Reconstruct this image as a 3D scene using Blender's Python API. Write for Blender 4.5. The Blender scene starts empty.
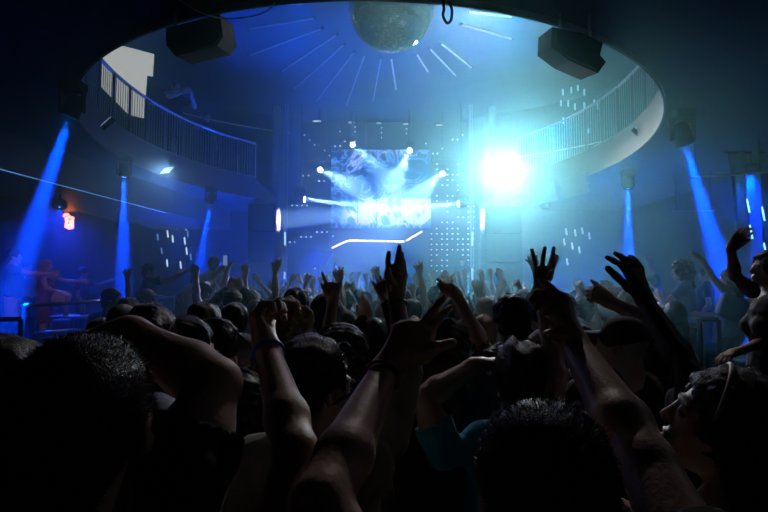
import bpy, bmesh, math, random
import numpy as np
from mathutils import Vector, Matrix, Euler
R = math.radians
random.seed(7); RNG = np.random.RandomState(11)
scene = bpy.context.scene
col = scene.collection

# ------------------------------------------------------------------ camera
CAM = Vector((0, 0, 1.85)); PITCH = math.atan(29/512); F = 512.0
_f = Vector((0, math.cos(PITCH), math.sin(PITCH))); _u = Vector((0, -math.sin(PITCH), math.cos(PITCH)))
def ray(px, py):
    return Vector((1, 0, 0))*((px-384)/F) + _f - _u*((py-256)/F)
def P(px, py, Y):
    """place in the room that the photo shows at px,py when it stands Y metres ahead"""
    d = ray(px, py); return CAM + d*(Y/d.y)
def PZ(px, py, z):
    d = ray(px, py); return CAM + d*((z-CAM.z)/d.z)
cd = bpy.data.cameras.new('camera'); cam = bpy.data.objects.new('camera', cd); col.objects.link(cam)
cam.location = CAM; cam.rotation_euler = (math.pi/2+PITCH, 0, 0)
cd.lens = 24; cd.sensor_width = 36; cd.clip_start = .02; cd.clip_end = 200
scene.camera = cam

# ------------------------------------------------------------------ materials
def mat(name, base=(.5,.5,.5), rough=.6, metal=0, bump=0, bscale=40, vary=0, vscale=6, spec=.5, sheen=0, coat=0, stretch=(1,1,1)):
    m = bpy.data.materials.new(name); m.use_nodes = True; nt = m.node_tree; b = nt.nodes['Principled BSDF']
    b.inputs['Base Color'].default_value = (*base, 1); b.inputs['Roughness'].default_value = rough
    b.inputs['Metallic'].default_value = metal; b.inputs['Specular IOR Level'].default_value = spec
    b.inputs['Sheen Weight'].default_value = sheen; b.inputs['Coat Weight'].default_value = coat
    tc = nt.nodes.new('ShaderNodeTexCoord'); mp = nt.nodes.new('ShaderNodeMapping'); mp.inputs['Scale'].default_value = stretch
    nt.links.new(tc.outputs['Object'], mp.inputs['Vector'])
    if vary:
        n = nt.nodes.new('ShaderNodeTexNoise'); n.inputs['Scale'].default_value = vscale; n.inputs['Detail'].default_value = 3
        nt.links.new(mp.outputs[0], n.inputs['Vector'])
        r = nt.nodes.new('ShaderNodeMapRange'); r.inputs[1].default_value = .3; r.inputs[2].default_value = .7
        r.inputs[3].default_value = 1-vary; r.inputs[4].default_value = 1+vary
        nt.links.new(n.outputs['Fac'], r.inputs[0])
        mx = nt.nodes.new('ShaderNodeVectorMath'); mx.operation = 'SCALE'; mx.inputs[0].default_value = base
        nt.links.new(r.outputs[0], mx.inputs['Scale']); nt.links.new(mx.outputs[0], b.inputs['Base Color'])
    if bump:
        n = nt.nodes.new('ShaderNodeTexNoise'); n.inputs['Scale'].default_value = bscale; n.inputs['Detail'].default_value = 4
        nt.links.new(mp.outputs[0], n.inputs['Vector'])
        bp = nt.nodes.new('ShaderNodeBump'); bp.inputs['Strength'].default_value = bump; bp.inputs['Distance'].default_value = .01
        nt.links.new(n.outputs['Fac'], bp.inputs['Height']); nt.links.new(bp.outputs[0], b.inputs['Normal'])
    return m
def emit(name, colr, power, base=(.8,.8,.8)):
    m = bpy.data.materials.new(name); m.use_nodes = True; b = m.node_tree.nodes['Principled BSDF']
    b.inputs['Base Color'].default_value = (*base, 1)
    b.inputs['Emission Color'].default_value = (*colr, 1); b.inputs['Emission Strength'].default_value = power
    return m

# ------------------------------------------------------------------ objects
def tag(o, label=None, cat=None, group=None, kind=None):
    if label: o['label'] = label
    if cat: o['category'] = cat
    if group: o['group'] = group
    if kind: o['kind'] = kind
    return o
def empty(name, loc=(0,0,0), label=None, cat=None, group=None, rz=0):
    o = bpy.data.objects.new(name, None); col.objects.link(o); o.location = loc; o.rotation_euler = (0, 0, rz)
    o.empty_display_size = .1
    return tag(o, label, cat, group)
def link(name, me, m, parent=None, smooth=False):
    o = bpy.data.objects.new(name, me); col.objects.link(o)
    if m:
        for x in (m if isinstance(m, (list, tuple)) else [m]): me.materials.append(x)
    if parent: o.parent = parent
    if smooth: me.polygons.foreach_set('use_smooth', [True]*len(me.polygons))
    return o
def copy_tree(o, parent=None):
    c = o.copy(); col.objects.link(c)
    if parent: c.parent = parent
    for ch in list(o.children): copy_tree(ch, c)
    return c
class MB:
    """collects simple solids into ONE mesh"""
    def __init__(s): s.v = []; s.f = []; s.m = []
    def add(s, vs, fs, mi=0):
        n = len(s.v); s.v += [tuple(v) for v in vs]; s.f += [tuple(i+n for i in f) for f in fs]; s.m += [mi]*len(fs)
    def box(s, c, d, rot=None, mi=0, bevel=0):
        c = Vector(c); x, y, z = d[0]/2, d[1]/2, d[2]/2
        if bevel:
            bm = bmesh.new(); bmesh.ops.create_cube(bm, size=1); bmesh.ops.scale(bm, vec=d, verts=bm.verts)
            bmesh.ops.bevel(bm, geom=list(bm.edges), offset=bevel, segments=2, affect='EDGES', profile=.5)
            vs = [v.co.copy() for v in bm.verts]; bm.verts.index_update(); fs = [[v.index for v in f.verts] for f in bm.faces]; bm.free()
        else:
            vs = [Vector((a*x, b*y, e*z)) for a in (-1,1) for b in (-1,1) for e in (-1,1)]
            fs = [(0,1,3,2),(4,6,7,5),(0,4,5,1),(2,3,7,6),(0,2,6,4),(1,5,7,3)]
        if rot is not None: vs = [rot @ v for v in vs]
        s.add([c+v for v in vs], fs, mi)
    def tube(s, pts, r, n=10, mi=0, caps=True, closed=False):
        pts = [Vector(p) for p in pts]; k = len(pts); rs = r if isinstance(r, (list, tuple)) else [r]*k
        vs = []; up = None
        for i, p in enumerate(pts):
            a = pts[(i-1) % k] if (closed or i > 0) else p; b = pts[(i+1) % k] if (closed or i < k-1) else p
            t = (b-a).normalized()
            if up is None: up = t.orthogonal().normalized()
            up = (up - t*up.dot(t)).normalized(); w = t.cross(up)
            vs += [p + (up*math.cos(2*math.pi*j/n) + w*math.sin(2*math.pi*j/n))*rs[i] for j in range(n)]
        fs = []
        for i in range(k if closed else k-1):
            q = (i+1) % k
            for j in range(n): fs.append((i*n+j, i*n+(j+1) % n, q*n+(j+1) % n, q*n+j))
        if caps and not closed: fs += [tuple(range(n))[::-1], tuple((k-1)*n+j for j in range(n))]
        s.add(vs, fs, mi)
    def prism(s, poly, h, axis, org, mi=0):
        """poly: list of world points, extruded by vector h"""
        n = len(poly); h = Vector(h); a = [Vector(p) for p in poly]
        s.add(a+[p+h for p in a], [tuple(range(n))[::-1], tuple(range(n, 2*n))]+[(i, (i+1) % n, n+(i+1) % n, n+i) for i in range(n)], mi)
    def sphere(s, c, r, nu=16, nv=10, mi=0, sc=(1,1,1), rot=None):
        vs = []; fs = []; c = Vector(c)
        for i in range(nv+1):
            for j in range(nu):
                v = Vector((r*sc[0]*math.sin(math.pi*i/nv)*math.cos(2*math.pi*j/nu), r*sc[1]*math.sin(math.pi*i/nv)*math.sin(2*math.pi*j/nu), r*sc[2]*math.cos(math.pi*i/nv)))
                vs.append(c + (rot @ v if rot else v))
        for i in range(nv):
            for j in range(nu): fs.append((i*nu+j, (i+1)*nu+j, (i+1)*nu+(j+1) % nu, i*nu+(j+1) % nu))
        s.add(vs, fs, mi)
    def lathe(s, prof, c=(0,0,0), n=24, mi=0, rot=None):
        c = Vector(c); vs = []; fs = []
        for r, z in prof:
            for j in range(n):
                v = Vector((r*math.cos(2*math.pi*j/n), r*math.sin(2*math.pi*j/n), z)); vs.append(c + (rot @ v if rot else v))
        for i in range(len(prof)-1):
            for j in range(n): fs.append((i*n+j, i*n+(j+1) % n, (i+1)*n+(j+1) % n, (i+1)*n+j))
        fs.append(tuple(range(n))[::-1]); fs.append(tuple((len(prof)-1)*n+j for j in range(n)))
        s.add(vs, fs, mi)
    def build(s, name, m, parent=None, smooth=False, kind=None):
        me = bpy.data.meshes.new(name); me.from_pydata(s.v, [], s.f)
        o = link(name, me, m, parent, smooth)
        if any(s.m): me.polygons.foreach_set('material_index', s.m)
        if kind: o['kind'] = kind
        me.validate(); me.update()
        return o
def rot_to(d, spin=0):
    """rotation taking local +Z to direction d"""
    return Vector(d).to_track_quat('Z', 'Y').to_matrix() @ Matrix.Rotation(spin, 3, 'Z')
# ------------------------------------------------------------------ figures: smooth implicit bodies meshed as one skin
class Field:
    def __init__(s, lo, hi, h):
        s.h = h; s.lo = np.array(lo, float)-3*h
        s.n = np.ceil((np.array(hi, float)+3*h-s.lo)/h).astype(int)+1
        s.f = np.full(s.n, .5, np.float32)
    def win(s, lo, hi):
        a = np.maximum(np.floor((np.array(lo)-s.lo)/s.h).astype(int), 0); b = np.minimum(np.ceil((np.array(hi)-s.lo)/s.h).astype(int)+1, s.n)
        if (b <= a).any(): return None
        ax = [(s.lo[i]+s.h*np.arange(a[i], b[i])).astype(np.float32) for i in range(3)]
        return (slice(a[0],b[0]), slice(a[1],b[1]), slice(a[2],b[2])), ax[0][:,None,None], ax[1][None,:,None], ax[2][None,None,:]
    def put(s, sl, d, k, sub=False):
        cur = s.f[sl]
        if sub: cur, d = -cur, d
        h = np.maximum(k-np.abs(cur-d), 0)/k
        r = np.minimum(cur, d)-h*h*k*.25
        s.f[sl] = -r if sub else r
    def cone(s, a, b, ra, rb, k=.02, flat=False, sub=False):
        a = np.array(a, float); b = np.array(b, float); m = max(ra, rb)+k+2*s.h
        w = s.win(np.minimum(a, b)-m, np.maximum(a, b)+m)
        if w is None: return
        sl, X, Y, Z = w; d = b-a; L2 = max(d.dot(d), 1e-9); L = math.sqrt(L2)
        px, py, pz = X-a[0], Y-a[1], Z-a[2]
        t = (px*d[0]+py*d[1]+pz*d[2])/L2; tc = np.clip(t, 0, 1)
        q = np.sqrt((px-d[0]*tc)**2+(py-d[1]*tc)**2+(pz-d[2]*tc)**2)-(ra+(rb-ra)*tc)
        if flat: # cut square across the far end
            q = np.maximum(q, (t-1)*L)
        s.put(sl, q.astype(np.float32), k, sub)
    def ell(s, c, r, R3=None, k=.02, sub=False):
        c = np.array(c, float); r = np.array(r, float); m = r.max()+k+2*s.h
        w = s.win(c-m, c+m)
        if w is None: return
        sl, X, Y, Z = w; x, y, z = X-c[0], Y-c[1], Z-c[2]
        if R3 is not None:
            Q = np.array(R3)   # columns: local axes in world
            x, y, z = x*Q[0][0]+y*Q[1][0]+z*Q[2][0], x*Q[0][1]+y*Q[1][1]+z*Q[2][1], x*Q[0][2]+y*Q[1][2]+z*Q[2][2]
        k0 = np.sqrt((x/r[0])**2+(y/r[1])**2+(z/r[2])**2); k1 = np.sqrt((x/r[0]**2)**2+(y/r[1]**2)**2+(z/r[2]**2)**2)+1e-6
        s.put(sl, (k0*(k0-1)/k1).astype(np.float32), k, sub)
    def plane(s, p, n, k=.004):
        """keep what lies on the side n points away from"""
        X, Y, Z = [(s.lo[i]+s.h*np.arange(s.n[i])).astype(np.float32) for i in range(3)]
        d = (X[:,None,None]-p[0])*n[0]+(Y[None,:,None]-p[1])*n[1]+(Z[None,None,:]-p[2])*n[2]
        s.f = np.maximum(s.f, d.astype(np.float32))
    def noise(s, amp, freq, seed=0, aniso=(1,1,1)):
        rs = np.random.RandomState(seed)
        X, Y, Z = [((s.lo[i]+s.h*np.arange(s.n[i]))*freq*aniso[i]).astype(np.float32) for i in range(3)]
        X, Y, Z = X[:,None,None], Y[None,:,None], Z[None,None,:]
        m = np.abs(s.f) < .06; acc = np.zeros(m.sum(), np.float32); I = np.nonzero(m)
        x, y, z = X[:,0,0][I[0]], Y[0,:,0][I[1]], Z[0,0,:][I[2]]
        for o in range(4):
            q = 1.7**o
            for _ in range(2):
                v = rs.randn(3)*q; acc += np.sin(v[0]*x+v[1]*y+v[2]*z+rs.rand()*6.3)/(q**.8)
        s.f[m] += acc*amp*.5
    def mesh(s):
        f = s.f; g = (f < 0).astype(np.uint8)
        c = sum(g[i:g.shape[0]-1+i, j:g.shape[1]-1+j, k:g.shape[2]-1+k] for i in (0,1) for j in (0,1) for k in (0,1))
        act = (c > 0) & (c < 8); I = np.argwhere(act); 
        if len(I) == 0: return np.zeros((0,3)), np.zeros((0,4), int)
        ids = np.full(act.shape, -1, np.int32); ids[act] = np.arange(len(I))
        acc = np.zeros((len(I), 3)); cnt = np.zeros(len(I))
        cor = {(i,j,k): f[I[:,0]+i, I[:,1]+j, I[:,2]+k] for i in (0,1) for j in (0,1) for k in (0,1)}
        for a in cor:
            for ax in range(3):
                if a[ax]: continue
                b = list(a); b[ax] = 1; b = tuple(b); va, vb = cor[a], cor[b]
                m = (va < 0) != (vb < 0); t = np.where(m, va/np.where(m, va-vb, 1), 0)
                p = np.array(a, float)[None].repeat(len(I), 0); p[:,ax] += t
                acc[m] += p[m]; cnt[m] += 1
        V = s.lo+s.h*(I+acc/cnt[:,None])
        Q = []
        for ax in range(3):
            u, v = [(1,2),(2,0),(0,1)][ax]
            sa = [slice(None)]*3; sb = [slice(None)]*3; sa[ax] = slice(0,-1); sb[ax] = slice(1,None)
            A_, B_ = g[tuple(sa)], g[tuple(sb)]
            E = np.argwhere(A_ != B_); E = E[(E[:,u] > 0) & (E[:,v] > 0) & (E[:,u] < g.shape[u]-1) & (E[:,v] < g.shape[v]-1)]
            def cell(du, dv): 
                q = E.copy(); q[:,u] -= du; q[:,v] -= dv; return ids[q[:,0], q[:,1], q[:,2]]
            q = np.stack([cell(1,1), cell(0,1), cell(0,0), cell(1,0)], 1)
            flip = A_[E[:,0], E[:,1], E[:,2]] == 0
            q[flip] = q[flip][:,::-1]; Q.append(q)
        return V, np.concatenate(Q)
def to_obj(name, F, m, parent, org=None):
    V, Q = F.mesh(); me = bpy.data.meshes.new(name)
    me.vertices.add(len(V)); me.vertices.foreach_set('co', V.astype(np.float32).ravel())
    me.loops.add(Q.size); me.loops.foreach_set('vertex_index', Q.astype(np.int32).ravel())
    me.polygons.add(len(Q)); me.polygons.foreach_set('loop_start', np.arange(0, Q.size, 4, dtype=np.int32)); me.polygons.foreach_set('loop_total', np.full(len(Q), 4, np.int32))
    me.update(calc_edges=True); me.validate()
    return link(name, me, m, parent, True)

SK = {}
def skin(key):
    if key not in SK:
        c = {'pale': (.62,.42,.34), 'tan': (.45,.29,.21), 'brown': (.2,.115,.075)}[key]
        SK[key] = mat('skin_'+key, c, .5, bump=.12, bscale=120, vary=.06, vscale=12)
    return SK[key]
def cloth(key, c, rough=.8): 
    if key not in SK: SK[key] = mat('cloth_'+key, c, rough, bump=.25, bscale=35, sheen=.06)
    return SK[key]
def hairm(key):
    if key not in SK:
        c = {'dark': (.012,.009,.008), 'brown': (.05,.028,.016), 'fair': (.32,.22,.12), 'red': (.16,.05,.02), 'grey': (.25,.24,.23)}[key]
        SK[key] = mat('hair_'+key, c, .42, bump=.6, bscale=330, spec=.5, stretch=(1,1,.35))
    return SK[key]
CL = {'black': (.012,.012,.014), 'charcoal': (.04,.042,.046), 'navy': (.012,.018,.05), 'olive': (.42,.42,.34), 'teal': (.0,.38,.6), 'white': (.7,.72,.75), 'grey': (.25,.26,.28), 'red': (.3,.05,.04), 'denim': (.04,.07,.14), 'blue': (.06,.14,.4), 'pink': (.55,.22,.22), 'brownc': (.1,.07,.05)}
def C(k): return cloth(k, CL[k])

FW = [Vector((0,0,0))]*4
def hand(F, w, d, n, side, sc=1.0, curl=(.15,.15,.2,.25), spread=.12, thumb=.5, fingers=None, org=Vector(), k=.007):
    """palm and five fingers; w wrist, d direction of the fingers, n palm normal, side +1 when the thumb lies towards d x n"""
    d = d.normalized(); n = (n-d*n.dot(d)).normalized(); t = d.cross(n)*side   # t points to the thumb side
    fat = max(1.0, F.h*.95/.0088)
    if fingers:   # finger joints given one by one
        kn = [Vector(q[0]) for q in fingers[:4]]
        for q in kn: F.cone(w+d*.01, q, .023*sc, .0135*sc, .012)
        for a, b in zip(kn, kn[1:]): F.cone(a, b, .0135*sc, .0135*sc, .012)
        for i, pl in enumerate(fingers):
            r0 = (.0105 if i < 3 else .0095)*sc if i < 4 else .0135*sc
            if i == 4: F.cone(w+d*.02*sc, pl[0], .018*sc, .016*sc, .014)
            for j in range(len(pl)-1): F.cone(pl[j], pl[j+1], r0*(1-.1*j), r0*(1-.1*(j+1)), .005 if j else .008)
        return
    F.cone(w-d*.01, w+d*.03*sc, .024*sc, .026*sc, .02)
    base = [.031, .0105, -.0105, -.03]; fl = [(.044,.026,.02), (.048,.03,.021), (.044,.028,.02), (.034,.021,.018)]; pl_ = [.088,.092,.087,.078]
    for i in range(4):
        kn = w+d*pl_[i]*sc+t*base[i]*sc
        F.cone(w+d*.02*sc+t*base[i]*.55*sc, kn, .0175*sc, .0135*sc, .014)
        a = spread*(1.5-i); p = kn; ang = 0
        for j in range(3):
            ang += curl[i]*(1.0 if j == 0 else 1.25)
            q = (d*math.cos(a)+t*math.sin(a)).normalized()
            v = q*math.cos(ang)+n*math.sin(ang)
            e = p+v*fl[i][j]*sc
            F.cone(p, e, .0098*sc*fat*(1-.08*j), .0098*sc*fat*(1-.08*(j+1)), k if j == 0 else .004); p = e
    p0 = w+d*.022*sc+t*.02*sc; q = (d*math.cos(thumb)+t*math.sin(thumb)*.95+n*.25).normalized()
    p1 = p0+q*.045*sc; q2 = (q+d*.25).normalized(); p2 = p1+q2*.032*sc; p3 = p2+(q2+d*.15+n*.2).normalized()*.025*sc
    F.cone(p0, p1, .019*sc, .014*sc, .015); F.cone(p1, p2, .0125*sc*fat, .0115*sc*fat, .008); F.cone(p2, p3, .0115*sc*fat, .009*sc*fat, .004)

def ik(s, w, l1, l2, pole):
    v = w-s; D = v.length
    if D > (l1+l2)*.985: w = s+v*((l1+l2)*.985/D); v = w-s; D = v.length
    D = max(D, abs(l1-l2)+.02)
    a = (l1*l1-l2*l2+D*D)/(2*D); hgt = math.sqrt(max(l1*l1-a*a, 0)); u = v.normalized()
    q = pole-u*pole.dot(u); q = q.normalized() if q.length > 1e-4 else u.orthogonal().normalized()
    return s+u*a+q*hgt, w

NP = [0]
def person(label, xy=None, head=None, H=1.75, z0=0.0, yaw=0, hyaw=None, hpitch=0, female=False, hair='short', hcol='dark', top=('tee','black'), legs='denim', skn='pale',
           armL=None, armR=None, res=.013, lean=(0,0), group=None, girth=1.0, strands=0, extras=None, root=None, cat='person', hscale=1.0, headshift=(0,0,0), hroll=0, seated=False):
    """head=(px, py, Y): where the top of the head is. Arms: dict(w=wrist, e=elbow, d=finger direction, n=palm normal, ...) in room coordinates, or None (hanging), all kept relative to the feet"""
    if head:
        tp = P(*head); H = tp.z-z0; x, y = tp.x-lean[0], tp.y-lean[1]
    else: x, y = xy
    org = Vector((x, y, z0)); s = H/1.75; NP[0] += 1; seed = NP[0]
    rt = empty('person', org, label, cat, group)
    cyw, syw = math.cos(yaw), math.sin(yaw)
    def T(p):   # body frame (right, forward, up) -> room, relative to feet
        X, Y, Z = p[0]*s, p[1]*s, p[2]*s
        t = max(0, (Z-.95*s)/(.8*s))
        return Vector((X*cyw-Y*syw+lean[0]*t, X*syw+Y*cyw+lean[1]*t, Z))
    Rb = Matrix.Rotation(yaw, 3, 'Z')
    hy = yaw if hyaw is None else hyaw
    Rh = Matrix.Rotation(hy, 3, 'Z') @ Matrix.Rotation(hpitch, 3, 'X') @ Matrix.Rotation(hroll, 3, 'Y')
    hs = s*hscale*(.97 if female else 1.0)
    hc = T((0,0,1.75))-Vector((0,0,.118*hs))+Vector(headshift)*1.0
    Hd = lambda p: hc+Rh @ (Vector(p)*hs)
    sw = (.15 if female else .172)*girth; cr = (.145 if female else .168)*girth
    arms = {}
    for side, A in ((-1, armL), (1, armR)):
        sh = T((side*(sw+.012), -.005, 1.43))
        if A is None:
            A = dict(w=None)
            e = T((side*(sw+.065), -.03, 1.14)); w = T((side*(sw+.05), .09, .91)); d = (w-e).normalized(); n = Vector((-side*cyw, -side*syw, 0)); th = 1
        else:
            up = A.get('raise', None)
            if A.get('w') is not None:
                w = Vector(A['w'])-org
                if w.z > 1.5*s: sh = sh+Vector((0,0,.035*s))-T((side*.02,0,0)) + (T((0,0,0)))
                if A.get('s') is not None: sh = Vector(A['s'])-org
                if A.get('e') is not None: e = Vector(A['e'])-org
                else: e, w = ik(sh, w, .29*s, .265*s, T(A.get('pole', (side*.8, .1, -.6)))-T((0,0,0)))
            else:   # body-frame target
                w = T(A['t'])
                if A['t'][2] > 1.5: sh = sh+Vector((0,0,.035*s))
                e, w = ik(sh, w, .29*s, .265*s, T(A.get('pole', (side*.8, .1, -.6)))-T((0,0,0)))
            d = (Vector(A['tip'])-org-w) if A.get('tip') is not None else (w-e).normalized()+Vector(A.get('bend', (0,0,0)))
            n = Vector(A['n']) if A.get('n') is not None else Vector((-syw, cyw, 0))
        arms[side] = (sh, e, w, d, n, A)
    # ---- body
    pts = [T((x_, y_, z_)) for x_ in (-.28,.28) for y_ in (-.16,.2) for z_ in (0, 1.5)]+[hc+Vector((a,b_,c_)) for a in (-.15,.15) for b_ in (-.15,.15) for c_ in (-.2,.17)]
    for q in arms.values(): pts += [q[0], q[1], q[2], q[2]+q[3].normalized()*.2+Vector((.06,.06,.03)), q[2]+q[3].normalized()*.2-Vector((.06,.06,.03))]
    for q in arms.values():
        for pl in (q[5].get('fingers') or []): pts += [Vector(p)-org for p in pl]
    pa = np.array([list(p) for p in pts]); lo = pa.min(0)-.03; hi = pa.max(0)+.03; lo[2] = -.005
    F = Field(lo, hi, res); fine = res <= .0095
    hipw = (.098 if female else .09); pel = (.17 if female else .16)*girth
    F.ell(T((0,0,.97)), np.array((pel,.118*girth,.13))*s, Rb, .03)
    F.ell(T((0,.005,1.12)), np.array(((.125 if female else .143)*girth,.1*girth,.17))*s, Rb, .06)
    F.ell(T((0,0,1.30)), np.array((cr,.115*girth,.175))*s, Rb, .06)
    if female:
        for q in (-1, 1): F.ell(T((q*.066,.085,1.27)), np.array((.06,.055,.06))*s, Rb, .03)
    F.cone(T((-sw+.02,-.012,1.43)), T((sw-.02,-.012,1.43)), .055*s, .055*s, .05)
    nb = T((0,-.02,1.47)); nt = Hd((0,-.025,-.03))
    nr = (.044 if female else .056)*s
    for q in (-1, 1): F.cone(T((q*.03,-.02,1.5)), T((q*sw*.8,-.015,1.445)), .045*s, .05*s, .03)
    F.cone(nb, nt, nr*1.12, nr, .03)
    if seated:
        LG = {q: (T((q*hipw,0,.93)), T((q*.14,.42,.93)), T((q*.14,.44,.5))) for q in (-1, 1)}
    else:
        LG = {q: (T((q*hipw,0,.92)), T((q*(.1+.012*(seed % 3)),.02,.5)), T((q*(.105+.015*(seed % 3)),-.015,.085))) for q in (-1, 1)}
    for q in (-1, 1):
        a, b_, c_ = LG[q]
        F.cone(a, b_, .085*s, .056*s, .03); m_ = b_.lerp(c_, .3)+T((0,-.012,0)); F.cone(b_, m_, .055*s, .056*s, .02); F.cone(m_, c_, .055*s, .036*s, .02)
        ft = T((q*.02,.15,-.055)) if not seated else T((q*.02,.15,-.05)); ft = c_+ft-T((0,0,0)) if True else ft
        ft.z = .033*s
        F.cone(c_-Vector((0,0,.03*s)), ft, .036*s, .028*s, .02)
    # ---- head
    F.ell(Hd((0,-.012,.028)), np.array((.076,.095,.086))*hs, Rh, .02)
    F.ell(Hd((0,.03,-.03)), np.array((.06,.062,.082))*hs, Rh, .03)
    F.ell(Hd((0,.066,-.088)), np.array((.028,.024,.022))*hs, Rh, .025)
    if fine:
        for q in (-1, 1):
            F.ell(Hd((q*.032,.1,.004)), np.array((.019,.014,.013))*hs, Rh, .012, sub=True)
            F.ell(Hd((q*.031,.079,.003)), np.array((.0135,.0135,.012))*hs, Rh, .002)
            F.cone(Hd((q*.012,.09,.024)), Hd((q*.048,.079,.022)), .008*hs, .006*hs, .01)
            F.ell(Hd((q*.077,-.006,-.008)), np.array((.009,.021,.032))*hs, Rh, .006)
            F.ell(Hd((q*.082,-.001,-.006)), np.array((.006,.011,.018))*hs, Rh, .004, sub=True)
        F.cone(Hd((0,.088,.012)), Hd((0,.105,-.024)), .008*hs, .0115*hs, .01)
        for q in (-1, 1): F.ell(Hd((q*.011,.1,-.029)), np.array((.008,.01,.008))*hs, Rh, .006)
        F.ell(Hd((0,.09,-.055)), np.array((.024,.011,.0062))*hs, Rh, .004)
        F.ell(Hd((0,.088,-.068)), np.array((.02,.012,.0075))*hs, Rh, .004)
        F.cone(Hd((-.016,.101,-.061)), Hd((.016,.101,-.061)), .0025, .0025, .003, sub=True)
    else:
        F.cone(Hd((0,.085,.01)), Hd((0,.108,-.025)), .012, .014, .012)
        for q in (-1, 1): F.ell(Hd((q*.078,-.006,-.008)), np.array((.012,.02,.03))*hs, Rh, .008)
    # ---- arms
    ag = (.82 if female else 1.0)*(.5+.5*girth)
    for side, (sh, e, w, d, n, A) in arms.items():
        g_ = ag*A.get('g', 1)
        F.cone(sh, sh.lerp(e,.45), .056*s*g_, .051*s*g_, .04); F.cone(sh.lerp(e,.4), e, .05*s*g_, .039*s*g_, .02)
        m_ = e.lerp(w, .28); F.cone(e, m_, .038*s*g_, .043*s*g_, .015); F.cone(m_, w, .043*s*g_, .0275*s*g_, .015)
        fg = A.get('fingers')
        if fg: fg = [[Vector(p)-org for p in pl] for pl in fg]
        hand(F, w, d, n, A.get('thumb_side', -1 if side > 0 else 1), A.get('hs', 1.0)*s*(.93 if female else 1), A.get('curl', (.15,.15,.2,.25)), A.get('spread', .12), A.get('thumb', .5), fg)
    body = to_obj('body', F, skin(skn), rt)
    # ---- clothes
    kind, tc = top; lo2 = lo.copy(); lo2[2] = .85*s
    if kind != 'none':
        r2 = max(res, .007); G = Field(lo2, hi-np.array((0,0,0)), r2); o_ = .012
        G.ell(T((0,.0,.99)), np.array((pel+.014,.118*girth+.016,.13))*s, Rb, .03)
        G.ell(T((0,.005,1.12)), np.array(((.14 if female else .158)*girth,.112*girth,.17))*s, Rb, .08)
        G.ell(T((0,0,1.30)), np.array((cr+o_,.118*girth+o_,.172))*s, Rb, .06)
        if female:
            for q in (-1, 1): G.ell(T((q*.066,.088,1.27)), np.array((.068,.062,.066))*s, Rb, .03)
        if kind == 'tank':
            for q in (-1, 1): G.cone(T((q*.085,.06,1.36)), T((q*.085,-.05,1.485)), .034*s, .03*s, .03)
        else:
            G.cone(T((-sw+.02,-.012,1.43)), T((sw-.02,-.012,1.43)), .066*s, .066*s, .05)
            for q in (-1, 1): G.cone(T((q*.055,-.02,1.487)), T((q*sw*.8,-.015,1.445)), .05*s, .06*s, .03)
            for side, (sh, e, w, d, n, A) in arms.items():
                g_ = ag*A.get('g', 1); fr = A.get('sleeve', .62 if kind == 'tee' else 1)
                G.cone(sh, sh.lerp(e, fr), (.056+.011)*s*g_, (.052+.014)*s*g_ if kind == 'tee' else .058*s*g_, .03, flat=(kind == 'tee'))
                if kind != 'tee': G.cone(e, e.lerp(w,.3), .058*s*g_, .056*s*g_, .015); G.cone(e.lerp(w,.3), e.lerp(w,A.get('cuff', .93)), .054*s*g_, .041*s*g_, .01, flat=True)
            if kind == 'hood': G.ell(T((0,-.085,1.5)), np.array((.11,.07,.07))*s, Rb, .03)
        G.noise(.006, 22, seed, (1,1,.6))
        G.plane(T((0,0,.92)), (0,0,-1))
        G.cone(nb+Vector((0,0,.02*s)), nb.lerp(nt, 2.0), nr*1.16, nr*1.22, .01, sub=True) if kind != 'hood' else None
        sho = to_obj('shirt' if kind in ('tee','long') else ('hoodie' if kind == 'hood' else 'vest_top'), G, C(tc) if isinstance(tc, str) else tc, rt)
    lo3 = lo.copy(); hi3 = hi.copy(); hi3[2] = 1.06*s
    pp = np.array([list(T((a,b_,c_))) for a in (-.24,.24) for b_ in (-.2,.2 if not seated else .55) for c_ in (0,1.05)]); lo3 = pp.min(0)-.03; hi3 = pp.max(0)+.03
    G = Field(lo3, hi3, max(res, .012))
    if legs != 'none':
        G.ell(T((0,0,.97)), np.array((pel+.01,.118*girth+.01,.13))*s, Rb, .03)
        short = legs.startswith('short_')
        for q in (-1, 1):
            a, b_, c_ = LG[q]
            G.cone(a, b_ if not short else a.lerp(b_,.8), .094*s, .076*s if not short else .09*s, .03, flat=short)
            if not short: G.cone(b_, c_, .076*s, .056*s, .02, flat=True)
        G.plane(T((0,0,1.03)), (0,0,1)); G.noise(.005, 18, seed+9)
        to_obj('shorts' if short else 'trousers', G, C(legs[6:] if short else legs), rt)
    if res <= .01:
        for q in (-1, 1):
            c_ = LG[q][2]; G = Field(np.array(list(c_))-.25, np.array(list(c_))+.25, .01)
            ft = T((q*.02,.15,0))-T((0,0,0)); a = Vector((c_.x, c_.y, .05*s)); b_ = Vector((c_.x+ft.x, c_.y+ft.y, .04*s))
            G.cone(a-ft*.3, b_, .046*s, .04*s, .02); G.cone(a, c_+Vector((0,0,.03)), .05*s, .05*s, .02); G.plane((0,0,.0), (0,0,-1)); G.plane((0,0,c_.z+.05), (0,0,1))
            to_obj('shoe', G, C('black'), rt)
    # ---- hair and headwear
    if hair:
        G = Field(np.array(list(hc))-.26*hs-(.0 if hair not in ('long','curly') else np.array((.05,.05,.28))), np.array(list(hc))+.24*hs, max(res*.8, .006))
        th = {'crop': .006, 'short': .013, 'mop': .026, 'long': .018, 'curly': .03, 'bun': .012, 'cap': .008, 'beanie': .016, 'quiff': .016}[hair]
        G.ell(Hd((0,-.014,.03)), np.array((.077+th,.096+th,.087+th))*hs, Rh, .02)
        if hair in ('mop', 'curly', 'short', 'quiff'): G.ell(Hd((0,-.02,.06)), np.array((.07+th,.085+th,.07+th))*hs, Rh, .03)
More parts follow.
